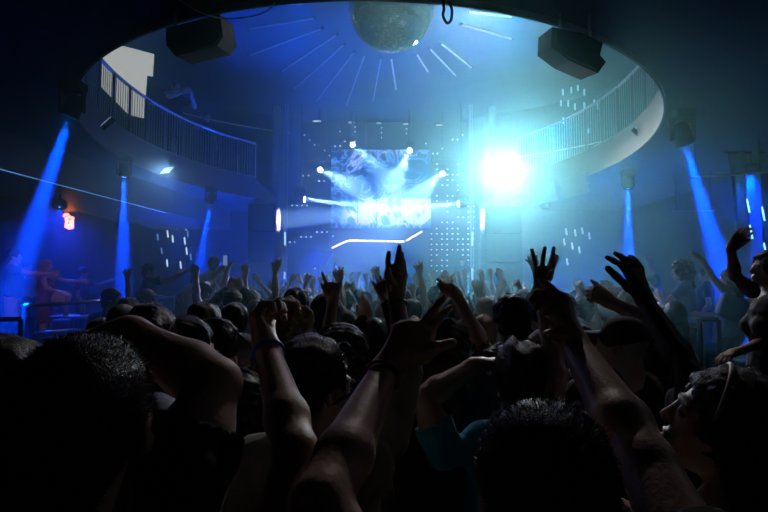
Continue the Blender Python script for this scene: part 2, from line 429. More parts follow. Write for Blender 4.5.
        if hair == 'quiff': G.ell(Hd((0,.05,.105)), np.array((.05,.05,.035))*hs, Rh, .03)
        G.cone(Hd((0,-.07,-.03)), Hd((0,-.06,-.075)), (.05+th)*hs, (.034+th)*hs, .03)
        # face window
        if hair in ('cap', 'beanie'):
            G.plane(Hd((0,0,.0)), Rh @ Vector((0,-.25,-1)).normalized())
            if hair == 'cap':
                sgn = 1
                G.ell(Hd((0,.1*sgn,.045)), np.array((.07,.075,.009))*hs, Rh, .01)
        else:
            G.ell(Hd((0,.112,-.035)), np.array((.078,.085,.105))*hs, Rh, .012, sub=True)
            if hair in ('crop', 'short', 'quiff', 'mop'):
                for q in (-1, 1): G.ell(Hd((q*.098,.01,-.035)), np.array((.034,.06,.052))*hs, Rh, .01, sub=True)
            if hair in ('long', 'curly'):
                L = .30 if hair == 'long' else .2; wv = .05
                for q in (-1, 1):
                    G.cone(Hd((q*.06,-.04,.0)), hc+Rh @ Vector((q*.07,-.05,0))*hs+Vector((0,0,-L*.6)), .045*hs, .05*hs, .03)
                    G.cone(Hd((q*.075,-.0,.0)), hc+Rh @ Vector((q*.085,-.02,0))*hs+Vector((0,0,-L*.5)), .022*hs, .028*hs, .02)
                G.cone(Hd((0,-.07,-.0)), hc+Rh @ Vector((0,-.095,0))*hs+Vector((0,0,-L)), .065*hs, .05*hs, .04)
            if hair == 'bun': G.ell(Hd((0,-.09,.1)), np.array((.042,.042,.04))*hs, Rh, .01)
        if hair not in ('cap', 'beanie'): G.noise({'crop': .0015, 'curly': .012, 'mop': .01, 'quiff': .007}.get(hair, .005), 55 if hair != 'curly' else 45, seed+3)
        hm = hairm(hcol) if hcol in ('dark','brown','fair','red','grey') else C(hcol)
        ho = to_obj({'cap': 'cap', 'beanie': 'beanie'}.get(hair, 'hair'), G, hm, rt)
        if strands:   # short single hairs standing out of the hair
            me = ho.data; rs = np.random.RandomState(seed); n_ = len(me.vertices); vco = np.zeros(n_*3); me.vertices.foreach_get('co', vco); vco = vco.reshape(-1,3)
            vn = np.zeros(n_*3); me.vertices.foreach_get('normal', vn); vn = vn.reshape(-1,3)
            pick = rs.randint(0, n_, strands); L = .0035+.3*th
            p = vco[pick]+rs.randn(strands,3)*.0015; nn = vn[pick]+rs.randn(strands,3)*.35; nn /= np.linalg.norm(nn, axis=1)[:,None]
            sd = np.cross(nn, rs.randn(strands,3)); sd /= np.linalg.norm(sd, axis=1)[:,None]+1e-9; ln = L*(.6+.9*rs.rand(strands,1))
            V = np.concatenate([p-nn*.003-sd*.0007, p-nn*.003+sd*.0007, p+nn*ln+rs.randn(strands,3)*.0015])
            q = np.arange(strands); T3 = np.stack([q, q+strands, q+2*strands], 1)
            m2 = bpy.data.meshes.new('strand_fringe'); m2.from_pydata(V.tolist(), [], T3.tolist())
            so = link('loose_hairs', m2, hm, ho)
            so['kind'] = 'stuff'
    rt['_hs'] = hs
    del rt['_hs']
    return rt, dict(Hd=Hd, Rh=Rh, hs=hs, hc=hc, arms=arms, org=org, T=T)
def wristband(rt, info, side, m, f=.96, r=.031, name='wristband', w=.02):
    sh, e, wr, d, n, A = info['arms'][side]; c = e.lerp(wr, f); ax = (wr-e).normalized()
    b = MB(); u = ax.orthogonal().normalized(); v = ax.cross(u)
    b.tube([c+(u*math.cos(t)+v*math.sin(t))*r for t in np.linspace(0, 2*math.pi, 25)[:-1]], w/2, 8, closed=True); return b.build(name, m, rt, True)
FLP, WK = 2000, 2.5
# ------------------------------------------------------------------ materials of the place
M = {}
M['floor'] = mat('dark_floor', (.02,.02,.022), .35, bump=.1, bscale=8)
M['soffit'] = mat('black_ceiling_paint', (.012,.013,.015), .75, vary=.2, vscale=1.5)
M['wall'] = mat('dark_wall_paint', (.05,.055,.06), .8, vary=.2, vscale=2)
M['upper'] = mat('grey_plaster', (.045,.05,.055), .85, vary=.12, vscale=1.2)
M['fascia'] = mat('grey_fascia', (.05,.056,.065), .5, vary=.1, vscale=2)
M['black'] = mat('black_enamel', (.009,.009,.01), .8, spec=.15)
M['grille'] = mat('black_mesh_grille', (.012,.012,.013), .8, bump=.6, bscale=220, spec=.2)
M['metal'] = mat('brushed_metal', (.35,.37,.4), .3, metal=1)
M['pale'] = mat('pale_metal', (.6,.63,.65), .35, metal=.6)
M['leather'] = mat('dark_blue_leather', (.03,.05,.14), .35, coat=.3, bump=.15, bscale=60)
M['curtain'] = mat('satin_curtain', (.05,.07,.16), .35, spec=.8)
M['blacktop'] = mat('matte_black_wood', (.018,.018,.02), .5, bump=.1)
M['tube_cyan'] = emit('cyan_light_tube', (.25,.75,1), 3)
M['tube_white'] = emit('white_light_tube', (.4,.85,1), 2.2)
M['tube_warm'] = emit('warm_white_light_tube', (1,.85,.72), 3.2)
M['tube_dim'] = emit('dim_ceiling_tube', (.3,.7,1), .04, (.3,.3,.3))
M['tube_right'] = emit('pale_ceiling_tube', (.6,.9,1), .4, (.3,.3,.3))
M['orange'] = emit('orange_neon', (1,.28,.06), 6)
M['orange_dim'] = emit('orange_strip_light', (1,.35,.15), .8)
M['dot'] = emit('led_dot', (.35,.7,1), 5)
M['lens'] = emit('white_lamp_lens', (.85,.93,1), 40)
M['lens_blue'] = emit('blue_lamp_lens', (.03,.25,1), 12)
M['flare'] = emit('blinding_lamp_lens', (.8,1,1), 30)
M['window'] = emit('lit_frosted_panel', (.6,.85,.86), .8)

# ------------------------------------------------------------------ setting
CX, CY, A, B = -.2, 10.15, 4.88, 5.9      # the oval opening in the mezzanine
Z0, Z1, ZC = 4.35, 4.8, 8.0             # soffit, mezzanine floor, top ceiling
SX = 3.62                               # half width of the stage
def el(t, k=0): return (CX+(A+k)*math.cos(t), CY+(B+k)*math.sin(t))
b = MB(); b.box((0, 8.5, -.1), (20, 24, .2)); b.build('floor', M['floor'], kind='structure')
b = MB(); b.box((0, 8.5, ZC+.1), (20, 24, .2)); b.build('ceiling', M['upper'], kind='structure')
# mezzanine slab: sectors between the oval and the outer rectangle, open at the stage
tL = math.acos((-SX-CX)/A); tR = math.acos((SX-CX)/A)        # where the oval meets the stage opening (far side)
XO, YN, YF = 9.6, -3.4, 17.2
def outer(t):
    x, y = el(t); dx, dy = x-CX, y-CY
    k = min(((XO*(1 if dx > 0 else -1))-CX)/dx if abs(dx) > 1e-6 else 1e9, ((YF if dy > 0 else YN)-CY)/dy if abs(dy) > 1e-6 else 1e9)
    return CX+dx*k, CY+dy*k
ts = [tR - (2*math.pi-(tL-tR))*i/150 for i in range(151)]     # from right of the stage, round the near side, to left of it
b = MB(); vs = []; fs = []
corners = [math.atan2((YF-CY)/1, (XO-CX)/1)]
tt = list(ts)
for cx, cy in ((XO,YF), (XO,YN), (-XO,YN), (-XO,YF)):
    a = math.atan2((cy-CY)/B, (cx-CX)/A)
    for q in (a, a-2*math.pi):
        if ts[-1] < q < ts[0]: tt.append(q)
tt.sort(reverse=True)
for t in tt:
    x, y = el(t); X, Y = outer(t)
    vs += [(x,y,Z0), (X,Y,Z0), (x,y,Z1), (X,Y,Z1)]
for i in range(len(tt)-1):
    a, c = 4*i, 4*i+4
    fs += [(a,a+1,c+1,c), (a+2,c+2,c+3,a+3), (a+1,a+3,c+3,c+1)]
n = 4*len(tt)-4
fs += [(0,2,3,1), (n,n+1,n+3,n+2)]
b.add(vs, fs)
# strips between the stage opening and the sectors
for s, t in ((1, tR), (-1, tL)):
    x, y = el(t); X, Y = outer(t)
    if abs(X) > SX:
        b.prism([(x,y,Z0), (X,Y,Z0), (s*SX, YF, Z0)], (0,0,Z1-Z0), None, None)
b.build('ceiling_mezzanine', M['soffit'], kind='structure')
b = MB()
for i in range(150):
    (x0,y0), (x1,y1) = el(ts[i], -.03), el(ts[i+1], -.03); (X0,Y0), (X1,Y1) = el(ts[i], .0), el(ts[i+1], .0)
    b.add([(x0,y0,Z0-.06), (x1,y1,Z0-.06), (x1,y1,Z1+.06), (x0,y0,Z1+.06), (X0,Y0,Z0-.06), (X1,Y1,Z0-.06), (X1,Y1,Z1+.06), (X0,Y0,Z1+.06)],
          [(0,1,2,3), (4,7,6,5), (0,4,5,1), (3,2,6,7)])
b.build('trim_mezzanine_fascia', M['fascia'], kind='structure')
# walls
b = MB(); b.box((-8.3, 7, Z0/2), (.2, 21, Z0)); b.build('wall_left', M['wall'], kind='structure')
b = MB(); b.box((8.3, 7, Z0/2), (.2, 21, Z0)); b.build('wall_right', M['wall'], kind='structure')
b = MB(); b.box((0, -3.5, 4), (20, .2, 8)); b.build('wall_front', M['wall'], kind='structure')
b = MB()
for s in (-1, 1): b.box((s*(SX+8.4)/2, 17.3, Z0/2), (8.4-SX, .2, Z0))
b.box((0, 19.3, 4), (2*SX+.4, .2, 8))
for s in (-1, 1): b.box((s*(SX+.1), 18.3, 4), (.2, 2, 8))
b.build('wall_back', M['wall'], kind='structure')
b = MB()
N = 72
for i in range(N):
    t0, t1 = 2*math.pi*i/N, 2*math.pi*(i+1)/N
    p = [(8.9*math.cos(t), 10.3+8.9*math.sin(t)) for t in (t0, t1)]
    if abs(p[0][0]) < SX+.1 and abs(p[1][0]) < SX+.1 and p[0][1] > 12: continue
    q = [(9.1*math.cos(t), 10.3+9.1*math.sin(t)) for t in (t0, t1)]
    b.add([(*p[0],Z1), (*p[1],Z1), (*p[1],ZC), (*p[0],ZC), (*q[0],Z1), (*q[1],Z1), (*q[1],ZC), (*q[0],ZC)], [(0,3,2,1), (4,5,6,7)])
b.build('wall_upper', M['upper'], kind='structure')
# left bulkhead over the lounge, with its lit lower edge
pl = [(-6.3,5.5), (-6.15,8.1), (-5.9,10.5), (-5.6,13), (-5.3,15.5), (-5.2,17.2)]
b = MB()
for (x0,y0), (x1,y1) in zip(pl, pl[1:]):
    b.prism([(x0,y0,3.72), (x1,y1,3.72), (x1-2.6,y1,3.72), (x0-2.2,y0,3.72)], (0,0,Z0-3.72), None, None)
b.build('trim_bulkhead', M['fascia'], kind='structure')

def strip(name, pts, r, m, label, cat, group=None):
    o = empty(name, pts[0], label, cat, group); inv = Vector(pts[0])
    b = MB(); b.tube([Vector(p)-inv for p in pts], r, 8); b.build('light_tube', m, o, True)
    # slim channel the tube sits in
    b = MB(); b.tube([Vector(p)-inv+Vector((0,0,r*1.3)) for p in pts], r*1.25, 6); b.build('channel', M['black'], o)
    return o
strip('edge_light', [(x+.01, y, 3.70) for x, y in pl[:4]], .012, emit('blue_edge_strip', (.1,.4,1), .7), 'thin blue light line along the lower edge of the left bulkhead', 'strip light')
strip('wall_strip_light', [(-8.14, 8.5, 3.84), (-8.14, 13.6, 3.97)], .014, M['orange_dim'], 'thin orange light line high on the left lounge wall', 'strip light')

# upper ceiling: faint radial tubes
tubes = [((467,12),(512,17)), ((460,24),(512,39)), ((440,43),(472,68)), ((429,48),(456,76)), ((416,53),(428,72)), ((391,57),(396,90)), ((381,57),(373,102)),
         ((365,54),(346,106)), ((355,51),(316,102)), ((345,44),(293,90)), ((338,34),(281,72)), ((323,28),(248,56)), ((316,18),(248,29)), ((305,4),(250,4)), ((512,17),(560,23))]
for i, (a, c) in enumerate(tubes[:14]):
    pa, pb = PZ(*a, ZC-.06), PZ(*c, ZC-.06)
    side = 'left' if a[0] < 385 else 'right'
    o = empty('ceiling_light_tube', pa, 'slim dim tube of the ray pattern on the ceiling, %s of the mirror ball' % side, 'tube light', 'radial ceiling tubes %s of the mirror ball' % side)
    d = pb-pa
    b = MB(); b.tube([(0,0,0), d], .02 if side == 'left' else .024, 8); b.build('light_tube', M['tube_dim'] if side == 'left' else M['tube_right'], o)
    for e0 in (Vector(), d*.985): b = MB(); b.tube([e0, e0+d.normalized()*.05], .035, 8); b.build('end_cap', M['black'], o)
# curved cove line on the upper wall
pts = [(8.8*math.cos(t), 10.3+8.8*math.sin(t), 6.35+.0*t) for t in np.linspace(R(-5), R(62), 30)]
strip('cove_light', pts, .02, emit('pale_cove_light', (.6,.9,.95), .4), 'long pale curved light line running along the upper right wall', 'strip light')
pts = [(8.8*math.cos(t), 10.3+8.8*math.sin(t), 7.4) for t in np.linspace(R(113), R(165), 30)]
strip('cove_light', pts, .015, emit('blue_cove_light', (.1,.35,.6), .35), 'faint blue curved light line along the upper left wall', 'strip light')

# railings of the mezzanine (inner edge, beside the fascia)
def railing(t0, t1, n, label):
    o = empty('mezzanine_railing', (*el((t0+t1)/2, .08), Z1), label, 'railing'); off = o.location.copy()
    q = lambda t, z, k=.08: Vector((*el(t, k), z))-off
    T = np.linspace(t0, t1, n*10+1)
    b = MB(); b.tube([q(t, Z1+1.08) for t in T], .032, 10); b.build('top_rail', M['pale'], o, True)
    b = MB(); b.tube([q(t, Z1+.12) for t in T], .018, 8); b.build('bottom_rail', M['metal'], o, True)
    for i in range(n+1):
        t = t0+(t1-t0)*i/n
        b = MB(); b.tube([q(t, Z1+.001), q(t, Z1+1.08)], .028, 8); b.build('post', M['metal'], o)
    for i in range(n):
        b = MB(); m = 7
        for j in range(1, m):
            t = t0+(t1-t0)*(i+j/m)/n; b.tube([q(t, Z1+.12), q(t, Z1+1.06)], .009, 5, caps=False)
        b.build('bar_panel', M['pale'], o)
    return o
railing(tL, math.pi+1.0, 16, 'curved metal railing with vertical bars round the left side of the upper balcony')
railing(tR, -.75, 13, 'curved metal railing with vertical bars round the right side of the upper balcony')

# pale panels fixed below the right rim and grey plates with lamps
def plate(px0, py0, t, z, w, h, m, label, name='balcony_floodlight'):
    pass

# ------------------------------------------------------------------ stage
b = MB(); b.box((0, 17.4, .5), (7.2, 3.3, 1.0)); so = b.build('stage_riser', M['blacktop']); tag(so, 'low black stage platform behind the crowd', 'stage')
def scr_mat():
    m = bpy.data.materials.new('video_wall_picture'); m.use_nodes = True; nt = m.node_tree; N = nt.nodes; L = nt.links; bs = N['Principled BSDF']
    bs.inputs['Base Color'].default_value = (.01,.01,.015,1); bs.inputs['Roughness'].default_value = .4
    tc = N.new('ShaderNodeTexCoord'); n1 = N.new('ShaderNodeTexNoise'); n1.inputs['Scale'].default_value = 1.1; n1.inputs['Detail'].default_value = 5; n1.inputs['Distortion'].default_value = 2.6
    L.new(tc.outputs['Object'], n1.inputs['Vector'])
    # ridges: bright swirling lines
    s1 = N.new('ShaderNodeMath'); s1.operation = 'SUBTRACT'; s1.inputs[1].default_value = .5; L.new(n1.outputs['Fac'], s1.inputs[0])
    ab = N.new('ShaderNodeMath'); ab.operation = 'ABSOLUTE'; L.new(s1.outputs[0], ab.inputs[0])
    mr = N.new('ShaderNodeMapRange'); mr.inputs[1].default_value = 0; mr.inputs[2].default_value = .055; mr.inputs[3].default_value = 1; mr.inputs[4].default_value = 0; L.new(ab.outputs[0], mr.inputs[0])
    n2 = N.new('ShaderNodeTexNoise'); n2.inputs['Scale'].default_value = .8; n2.inputs['Detail'].default_value = 2; L.new(tc.outputs['Object'], n2.inputs['Vector'])
    m2 = N.new('ShaderNodeMapRange'); m2.inputs[1].default_value = .35; m2.inputs[2].default_value = .6; L.new(n2.outputs['Fac'], m2.inputs[0])
    mu = N.new('ShaderNodeMath'); mu.operation = 'MULTIPLY'; L.new(mr.outputs[0], mu.inputs[0]); L.new(m2.outputs[0], mu.inputs[1])
    # the bright band across the lower part of the picture
    sx = N.new('ShaderNodeSeparateXYZ'); L.new(tc.outputs['Object'], sx.inputs[0])
    lo = N.new('ShaderNodeMapRange'); lo.inputs[1].default_value = 0.02; lo.inputs[2].default_value = .22; L.new(sx.outputs['Z'], lo.inputs[0])
    hi = N.new('ShaderNodeMapRange'); hi.inputs[1].default_value = 1.0; hi.inputs[2].default_value = 1.08; hi.inputs[3].default_value = 1; hi.inputs[4].default_value = 0; L.new(sx.outputs['Z'], hi.inputs[0])
    sdl = N.new('ShaderNodeMapRange'); sdl.inputs[1].default_value = -1.6; sdl.inputs[2].default_value = -.9; L.new(sx.outputs['X'], sdl.inputs[0])
    b1 = N.new('ShaderNodeMath'); b1.operation = 'MULTIPLY'; L.new(lo.outputs[0], b1.inputs[0]); L.new(hi.outputs[0], b1.inputs[1])
    b2 = N.new('ShaderNodeMath'); b2.operation = 'MULTIPLY'; L.new(b1.outputs[0], b2.inputs[0]); L.new(sdl.outputs[0], b2.inputs[1])
    m3 = N.new('ShaderNodeMapRange'); m3.inputs[1].default_value = .38; m3.inputs[2].default_value = .58; m3.inputs[3].default_value = .25; m3.inputs[4].default_value = 1.5; L.new(n1.outputs['Fac'], m3.inputs[0])
    b3 = N.new('ShaderNodeMath'); b3.operation = 'MULTIPLY'; L.new(b2.outputs[0], b3.inputs[0]); L.new(m3.outputs[0], b3.inputs[1])
    ad = N.new('ShaderNodeMath'); ad.operation = 'ADD'; L.new(mu.outputs[0], ad.inputs[0]); L.new(b3.outputs[0], ad.inputs[1])
    cr = N.new('ShaderNodeValToRGB'); e = cr.color_ramp.elements; e[0].color = (.001,.02,.12,1); e[1].color = (.42,.58,1,1); x = e.new(.45); x.color = (.06,.32,.85,1)
    L.new(ad.outputs[0], cr.inputs[0]); L.new(cr.outputs[0], bs.inputs['Emission Color']); bs.inputs['Emission Strength'].default_value = 1.7
    return m
s0 = P(331, 228, 17.9); s1 = P(447, 150, 17.9); sc0 = P(431, 228, 17.9)
o = empty('video_screen', ((s0.x+sc0.x)/2, 17.9, s0.z), 'large video screen above the stage showing pale blue swirls', 'screen')
w = sc0.x-s0.x; h = s1.z-s0.z
b = MB(); b.box((0, 0, h/2), (w, .06, h)); b.build('display', scr_mat(), o)
b = MB()
for c, d in (((0,.03,-.04),(w+.12,.14,.06)), ((0,.03,h+.04),(w+.12,.14,.06)), ((-w/2-.03,.03,h/2),(.05,.14,h+.1)), ((w/2+.03,.03,h/2),(.05,.14,h+.1))): b.box(c, d)
b.build('frame', M['black'], o)
b = MB()
for x in (-1, 1): b.tube([(x, .1, h), (x, .1, ZC-s0.z)], .03)
b.build('hanger', M['black'], o)
# zigzag light line below the screen
zz = [(332,248), (348,240.5), (405,241.5), (422,231.5)]
zp = [P(x, y, 17.2) for x, y in zz]
segs = [(0,1,0,1), (1,2,.01,.32), (1,2,.345,.66), (1,2,.685,.985), (2,3,.08,1)]
for i, (a, c, u, v) in enumerate(segs):
    p, q = zp[a].lerp(zp[c], u), zp[a].lerp(zp[c], v)
    o = empty('light_bar', p, ['slanting white light bar at the left end of the zigzag below the screen', 'level white light bar below the screen, one of the three in a row', 'level white light bar below the screen, one of the three in a row', 'level white light bar below the screen, one of the three in a row', 'slanting white light bar rising at the right end of the zigzag below the screen'][i], 'light bar',
              'light bars of the zigzag below the screen')
    b = MB(); b.tube([(0,0,0), q-p], .026, 8); b.build('light_tube', M['tube_warm'], o)
    b = MB(); b.tube([(0,.05,.03), q-p+Vector((0,.05,.03))], .035, 6)
    b.tube([(q-p)*.5+Vector((0,.06,0)), (q-p)*.5+Vector((0,.1,ZC-p.z-(q-p).z*.5))], .006, 5); b.build('housing', M['black'], o)
# LED dot walls
def dots(name, pts, Y, label, back, group='LED dot panels of the stage'):
    pp = [P(x, y, Y) for x, y in pts]; c = pp[0]
    o = empty(name, c, label, 'LED panel', group)
    if back:
        q0, q1 = P(back[0], back[3], Y), P(back[2], back[1], Y)
        b = MB(); m = (q0+q1)/2-c; b.box((m.x, .06, m.z), (min(q1.x, 3.6)-max(q0.x, -3.6), .06, q1.z-q0.z)); b.build('panel', M['black'], o)
    b = MB()
    for p in pp: b.box(p-c+Vector((0,.01,0)), (.035, .04, .035))
    k = b.build('led_dots', M['dot'], o); k['kind'] = 'stuff'
    return o
diag = [(294,130), (299,130), (299,135), (304.5,135), (309.5,140), (314.5,145), (319.5,145), (324.5,150.5), (329.5,155.5), (340,131.5), (345,141.5), (355,127), (355,131.5), (355,141.5), (335,146), (340,146), (351,150.5), (356,151)]
dots('led_panel', diag, 18.9, 'dark panel with sparse LED dots left of the screen, upper part', (286,122,366,160))
dots('led_panel', [(293,170), (298,175.5), (303,175.5), (308.5,175.5), (319,181), (324,181), (292,205.5), (297,205.5), (302,205.5), (307,205.5), (317,232), (322,232), (327,232), (301,237), (306,237), (311,237), (290,242), (294.5,242), (333,236), (315,268.5), (305,274), (310,274)], 18.9,
     'dark panel with sparse LED dots left of the screen, lower part', (286,162,330,280))
g = [(x, y) for x in np.arange(431.5, 474, 5.25) for y in np.arange(228.5, 286, 5.3) if random.random() < .8 and not (450 < x < 462 and y > 250)]
g += [(x, y) for x in np.arange(437, 474, 5.25) for y in np.arange(164, 226, 5.3) if random.random() < .3]
dots('led_panel', g, 18.9, 'dark panel densely dotted with small blue LEDs right of the screen', (429,160,478,290))
dots('led_panel', [(381.5,127.5), (381.5,132.5), (381.5,137.5), (406.5,128.5), (406.5,133.5), (386,152.5), (391,157.5), (426,143.5), (433,153.5), (437.5,153.5), (442.5,148.5), (452.5,139.5), (457.5,139.5), (462.5,135), (467.5,130.5), (381,162), (397,163)], 18.9,
     'dark panel with sparse LED dots above the screen', (367,122,478,158))
for i, (x, y, w) in enumerate(((317,121.4,8), (351.3,122.6,6), (378.7,123.4,5), (406.5,124.2,6), (439.3,125.2,6.5))):
    p = P(x, y, 18.6); o = empty('marker_lamp', p, 'small flat white lamp high above the screen, %s' % ['leftmost of the row of five', 'second of five from the left', 'middle one of the row of five', 'fourth of five from the left', 'rightmost of the row of five'][i], 'lamp', 'row of flat lamps above the screen')
    b = MB(); b.box((0,-.02,0), (w*.036, .06, .035)); b.build('lens', M['lens_row'] if 'lens_row' in M else M['tube_white'], o)
    b = MB(); b.box((0,.05,.045), (w*.036+.04, .14, .05)); b.tube([(0,.05,.05), (0,.05,ZC-p.z)], .01, 6); b.build('housing', M['black'], o)
# slim vertical tubes at the edges of the stage
for x, y0, y1, lab in ((285, 232, 245, 'short vertical light tube on the left stage post, upper one'), (284.5, 272, 279, 'short vertical light tube on the left stage post, lower one'),
                       (472.3, 232, 246, 'short vertical light tube on the right stage post, upper one'), (472.3, 268, 280, 'short vertical light tube on the right stage post, lower one')):
    p, q = P(x, y1, 17.0), P(x, y0, 17.0)
    o = empty('light_tube', p, lab, 'light tube')
    b = MB(); b.tube([(0,0,0), q-p], .02, 8); b.build('glowing_tube', M['tube_cyan'], o)
    b = MB(); b.tube([(0,.03,-.03), q-p+Vector((0,.03,.03))], .02, 6); b.build('backing', M['black'], o)
for x in (284.8, 472.6):
    p = P(x, 285, 17.06); o = empty('stage_post', (p.x, p.y, 1.0), 'slim vertical truss post at the %s side of the stage' % ('left' if x < 384 else 'right'), 'post')
    b = MB()
    for dx, dy in ((-.05,.05), (.05,.05), (0,.13)): b.tube([(dx,dy,0), (dx,dy,ZC-1)], .014, 6)
    for k in range(34): b.tube([(-.05,.05,k*.2), (.05,.05,k*.2+.1), (0,.13,k*.2+.2)], .006, 4)
    b.build('truss', M['metal'], o); b = MB(); b.box((0,.08,.015), (.3,.3,.03)); b.build('base_plate', M['black'], o)
# DJ desk
o = empty('dj_desk', (.35, 16.55, 1.0), 'black DJ desk standing at the front of the stage', 'desk')
b = MB(); b.box((0,0,.98), (2.6,.7,.05), bevel=.01); b.build('top', M['blacktop'], o)
b = MB(); b.box((0,-.3,.48), (2.5,.04,.95)); b.build('front_panel', M['blacktop'], o)
for s in (-1, 1): b = MB(); b.box((s*1.2,.02,.48), (.05,.6,.95)); b.build('side_panel', M['blacktop'], o)
for i, x in enumerate((-.75, -.05, .65)):
    q = empty('turntable' if i != 1 else 'mixer', (.35+x, 16.5, 2.005), ['record player at the left end of the DJ desk', 'mixing console in the middle of the DJ desk', 'record player at the right end of the DJ desk'][i], 'turntable' if i != 1 else 'mixer')
    b = MB(); b.box((0,0,.05), (.42 if i != 1 else .3,.34,.1), bevel=.01); b.build('case', M['grille'], q)
    b = MB()
    if i != 1: b.lathe([(.15,0), (.15,.02), (.0,.022)], (0,0,.1), 24); b.build('platter', M['metal'], q)
    else:
        for a in range(4):
            for c in range(4): b.tube([(-.1+a*.065,-.1+c*.06,.1), (-.1+a*.065,-.1+c*.06,.125)], .01, 8)
        b.build('knobs', M['pale'], q)
# speaker towers beside the stage
def speaker_tower(x0, x1, ytop, Y, label):
    p0, p1 = P(x0, 285, Y), P(x1, ytop, Y); cx = (p0.x+p1.x)/2; w = p1.x-p0.x
    o = empty('speaker_tower', (cx, Y+.4, 0), label, 'speaker'); n = 5; hh = p1.z/n
    for k in range(n):
        b = MB(); b.box((0,0,hh*(k+.5)), (w, .8, hh-.02), bevel=.02); c = b.build('cabinet', M['black'], o)
        b = MB(); b.box((0,-.405,hh*(k+.5)), (w-.1, .02, hh-.12)); b.build('grille', M['grille'], c)
speaker_tower(247, 276, 203, 15.0, 'tall dark speaker stack left of the stage')
speaker_tower(486, 522, 206, 15.0, 'tall dark speaker stack right of the stage below the glare')
# monitor on pole left of DJ, dark silhouettes
o = empty('pole_speaker', (P(319,250,16.2).x, 16.2, 1.0), 'dark wedge loudspeaker on a tall pole left of the DJ desk', 'speaker'); z = P(319,257,16.2).z-1
b = MB(); b.tube([(0,0,.02), (0,0,z)], .03); b.build('pole', M['black'], o)
b = MB(); b.lathe([(.25,0), (.25,.02), (.05,.04)], (0,0,0), 20); b.build('base', M['black'], o)
b = MB(); b.prism([(-.42,-.2,z-.25), (.25,-.2,z-.25), (.45,-.2,z+.15), (-.3,-.2,z+.28)], (0,.5,0), None, None); b.build('cabinet', M['grille'], o)
# small white flight cases on stage edge
for i, (x, w) in enumerate(((456, .55), (466, .2))):
    p = P(x, 291, 16.0); o = empty('stage_case', (p.x, 16.05, 1.0), ['pale ribbed case at the right front edge of the stage', 'narrow pale upright case beside the ribbed case on the stage'][i], 'case')
    b = MB(); b.box((0,0,.42), (w,.4,.84), bevel=.02); b.build('body', M['pale'], o)
    b = MB()
    for k in range(5): b.box((0,-.21,.12+k*.15), (w+.01,.02,.03))
    b.build('edging', M['black'], o)

# ------------------------------------------------------------------ lamps
def spot(name, loc, target, power, colr, size_deg, blend=.3, r=.04, parent=None):
    l = bpy.data.lights.new(name, 'SPOT'); l.energy = power; l.color = colr; l.spot_size = R(size_deg); l.spot_blend = blend; l.shadow_soft_size = r
    o = bpy.data.objects.new(name, l); col.objects.link(o); o.location = loc
    o.rotation_euler = (Vector(target)-Vector(loc)).to_track_quat('-Z', 'Y').to_euler()
    if parent:
        o.parent = parent; o.location = Vector(loc)-parent.location
    return o
def moving_head(loc, target, label, power, colr, deg, lens, hang=Z0, s=1.0, group=None, arm=None, name='moving_head_light'):
    """lamp head in a yoke under a base fixed at height hang"""
    loc = Vector(loc); o = empty(name, loc, label, 'stage light', group)
    d = (Vector(target)-loc).normalized(); rot = rot_to(d)
    b = MB(); b.lathe([(.06*s,-.2*s), (.1*s,-.16*s), (.12*s,-.02*s), (.13*s,.1*s), (.125*s,.14*s), (.105*s,.14*s), (.1*s,.1*s), (.1*s,.09*s)], (0,0,0), 20, rot=rot)
    h = b.build('head', M['black'], o, True)
    b = MB(); b.lathe([(.098*s,.10*s), (.07*s,.115*s), (.02*s,.12*s)], (0,0,0), 20, rot=rot); b.build('lens', lens, h, True)
    top = hang-loc.z
    dz = max(top, .3*s)
    b = MB()
    for q in (-1, 1): b.box((q*.16*s,0,.08*s), (.03*s,.07*s,.3*s))
    b.box((0,0,.24*s), (.35*s,.1*s,.04*s)); b.build('yoke', M['black'], o)
    b = MB(); b.box((0,0,.32*s), (.3*s,.26*s,.12*s), bevel=.02*s); b.build('base_box', M['black'], o)
    if arm: b = MB(); b.tube([(0,0,.36*s), Vector(arm)-loc], .015*s); b.build('bracket', M['black'], o)
    elif dz > .38*s: b = MB(); b.tube([(0,0,.36*s), (0,0,dz)], .02*s); b.build('hanger', M['black'], o)
    if power: spot('beam', loc+d*.17*s, target, power, colr, deg, .4, .05*s, o)
    return o
BL = (.0,.06,1)
def pz(px, py, z): p = PZ(px, py, z); return p
heads = [((72,108), (22,262), 'blue beam lamp under the left balcony rim, nearest, beam slanting left', .85, 60000*3),
         ((124,172), (123,300), 'blue beam lamp under the left balcony rim, second along, beam straight down', .8, 60000*3),
         ((211,199), (200,262), 'blue beam lamp under the left balcony rim farthest from the crowd', .8, 45000*4),
         ((683,136), (722,270), 'blue beam lamp under the right balcony rim, nearest, beam slanting right', .95, 80000*4),
         ((628,184), (629,300), 'blue beam lamp under the right balcony rim with a beam straight down', .8, 80000*4),
         ((545,205), (554,262), 'small blue beam lamp under the right balcony rim nearest the glare', .8, 50000)]
for (px, py), (tx, ty), lab, s, pw in heads:
    p = PZ(px, py, Z0-.42*s); q = P(tx, ty, p.y)
    moving_head(p, q, lab, pw, BL, 10, M['lens_blue'], s=s, group='blue beam lamps under the balcony rim')
WB = (.3,.42,1)
stage_heads = [((301,199), (507,222), 17.0, 'bright white moving head left of the screen, beam pointing right across it', 900000, 1.1), ((462,203.5), (256,222), 17.0, 'bright white moving head right of the screen, beam pointing left across it', 900000, 1.1),
               ((319.5,169.5), (345,182), 17.5, 'small moving head above the left edge of the screen', 9000, .8), ((443,173.5), (424,190), 17.5, 'small moving head above the right edge of the screen', 9000, .8),
               ((352,144), (382,171), 17.5, 'moving head high above the screen, left one of the upper pair', 9000, .8), ((410,150), (399,174), 17.5, 'moving head high above the screen, right one of the upper pair', 9000, .8)]
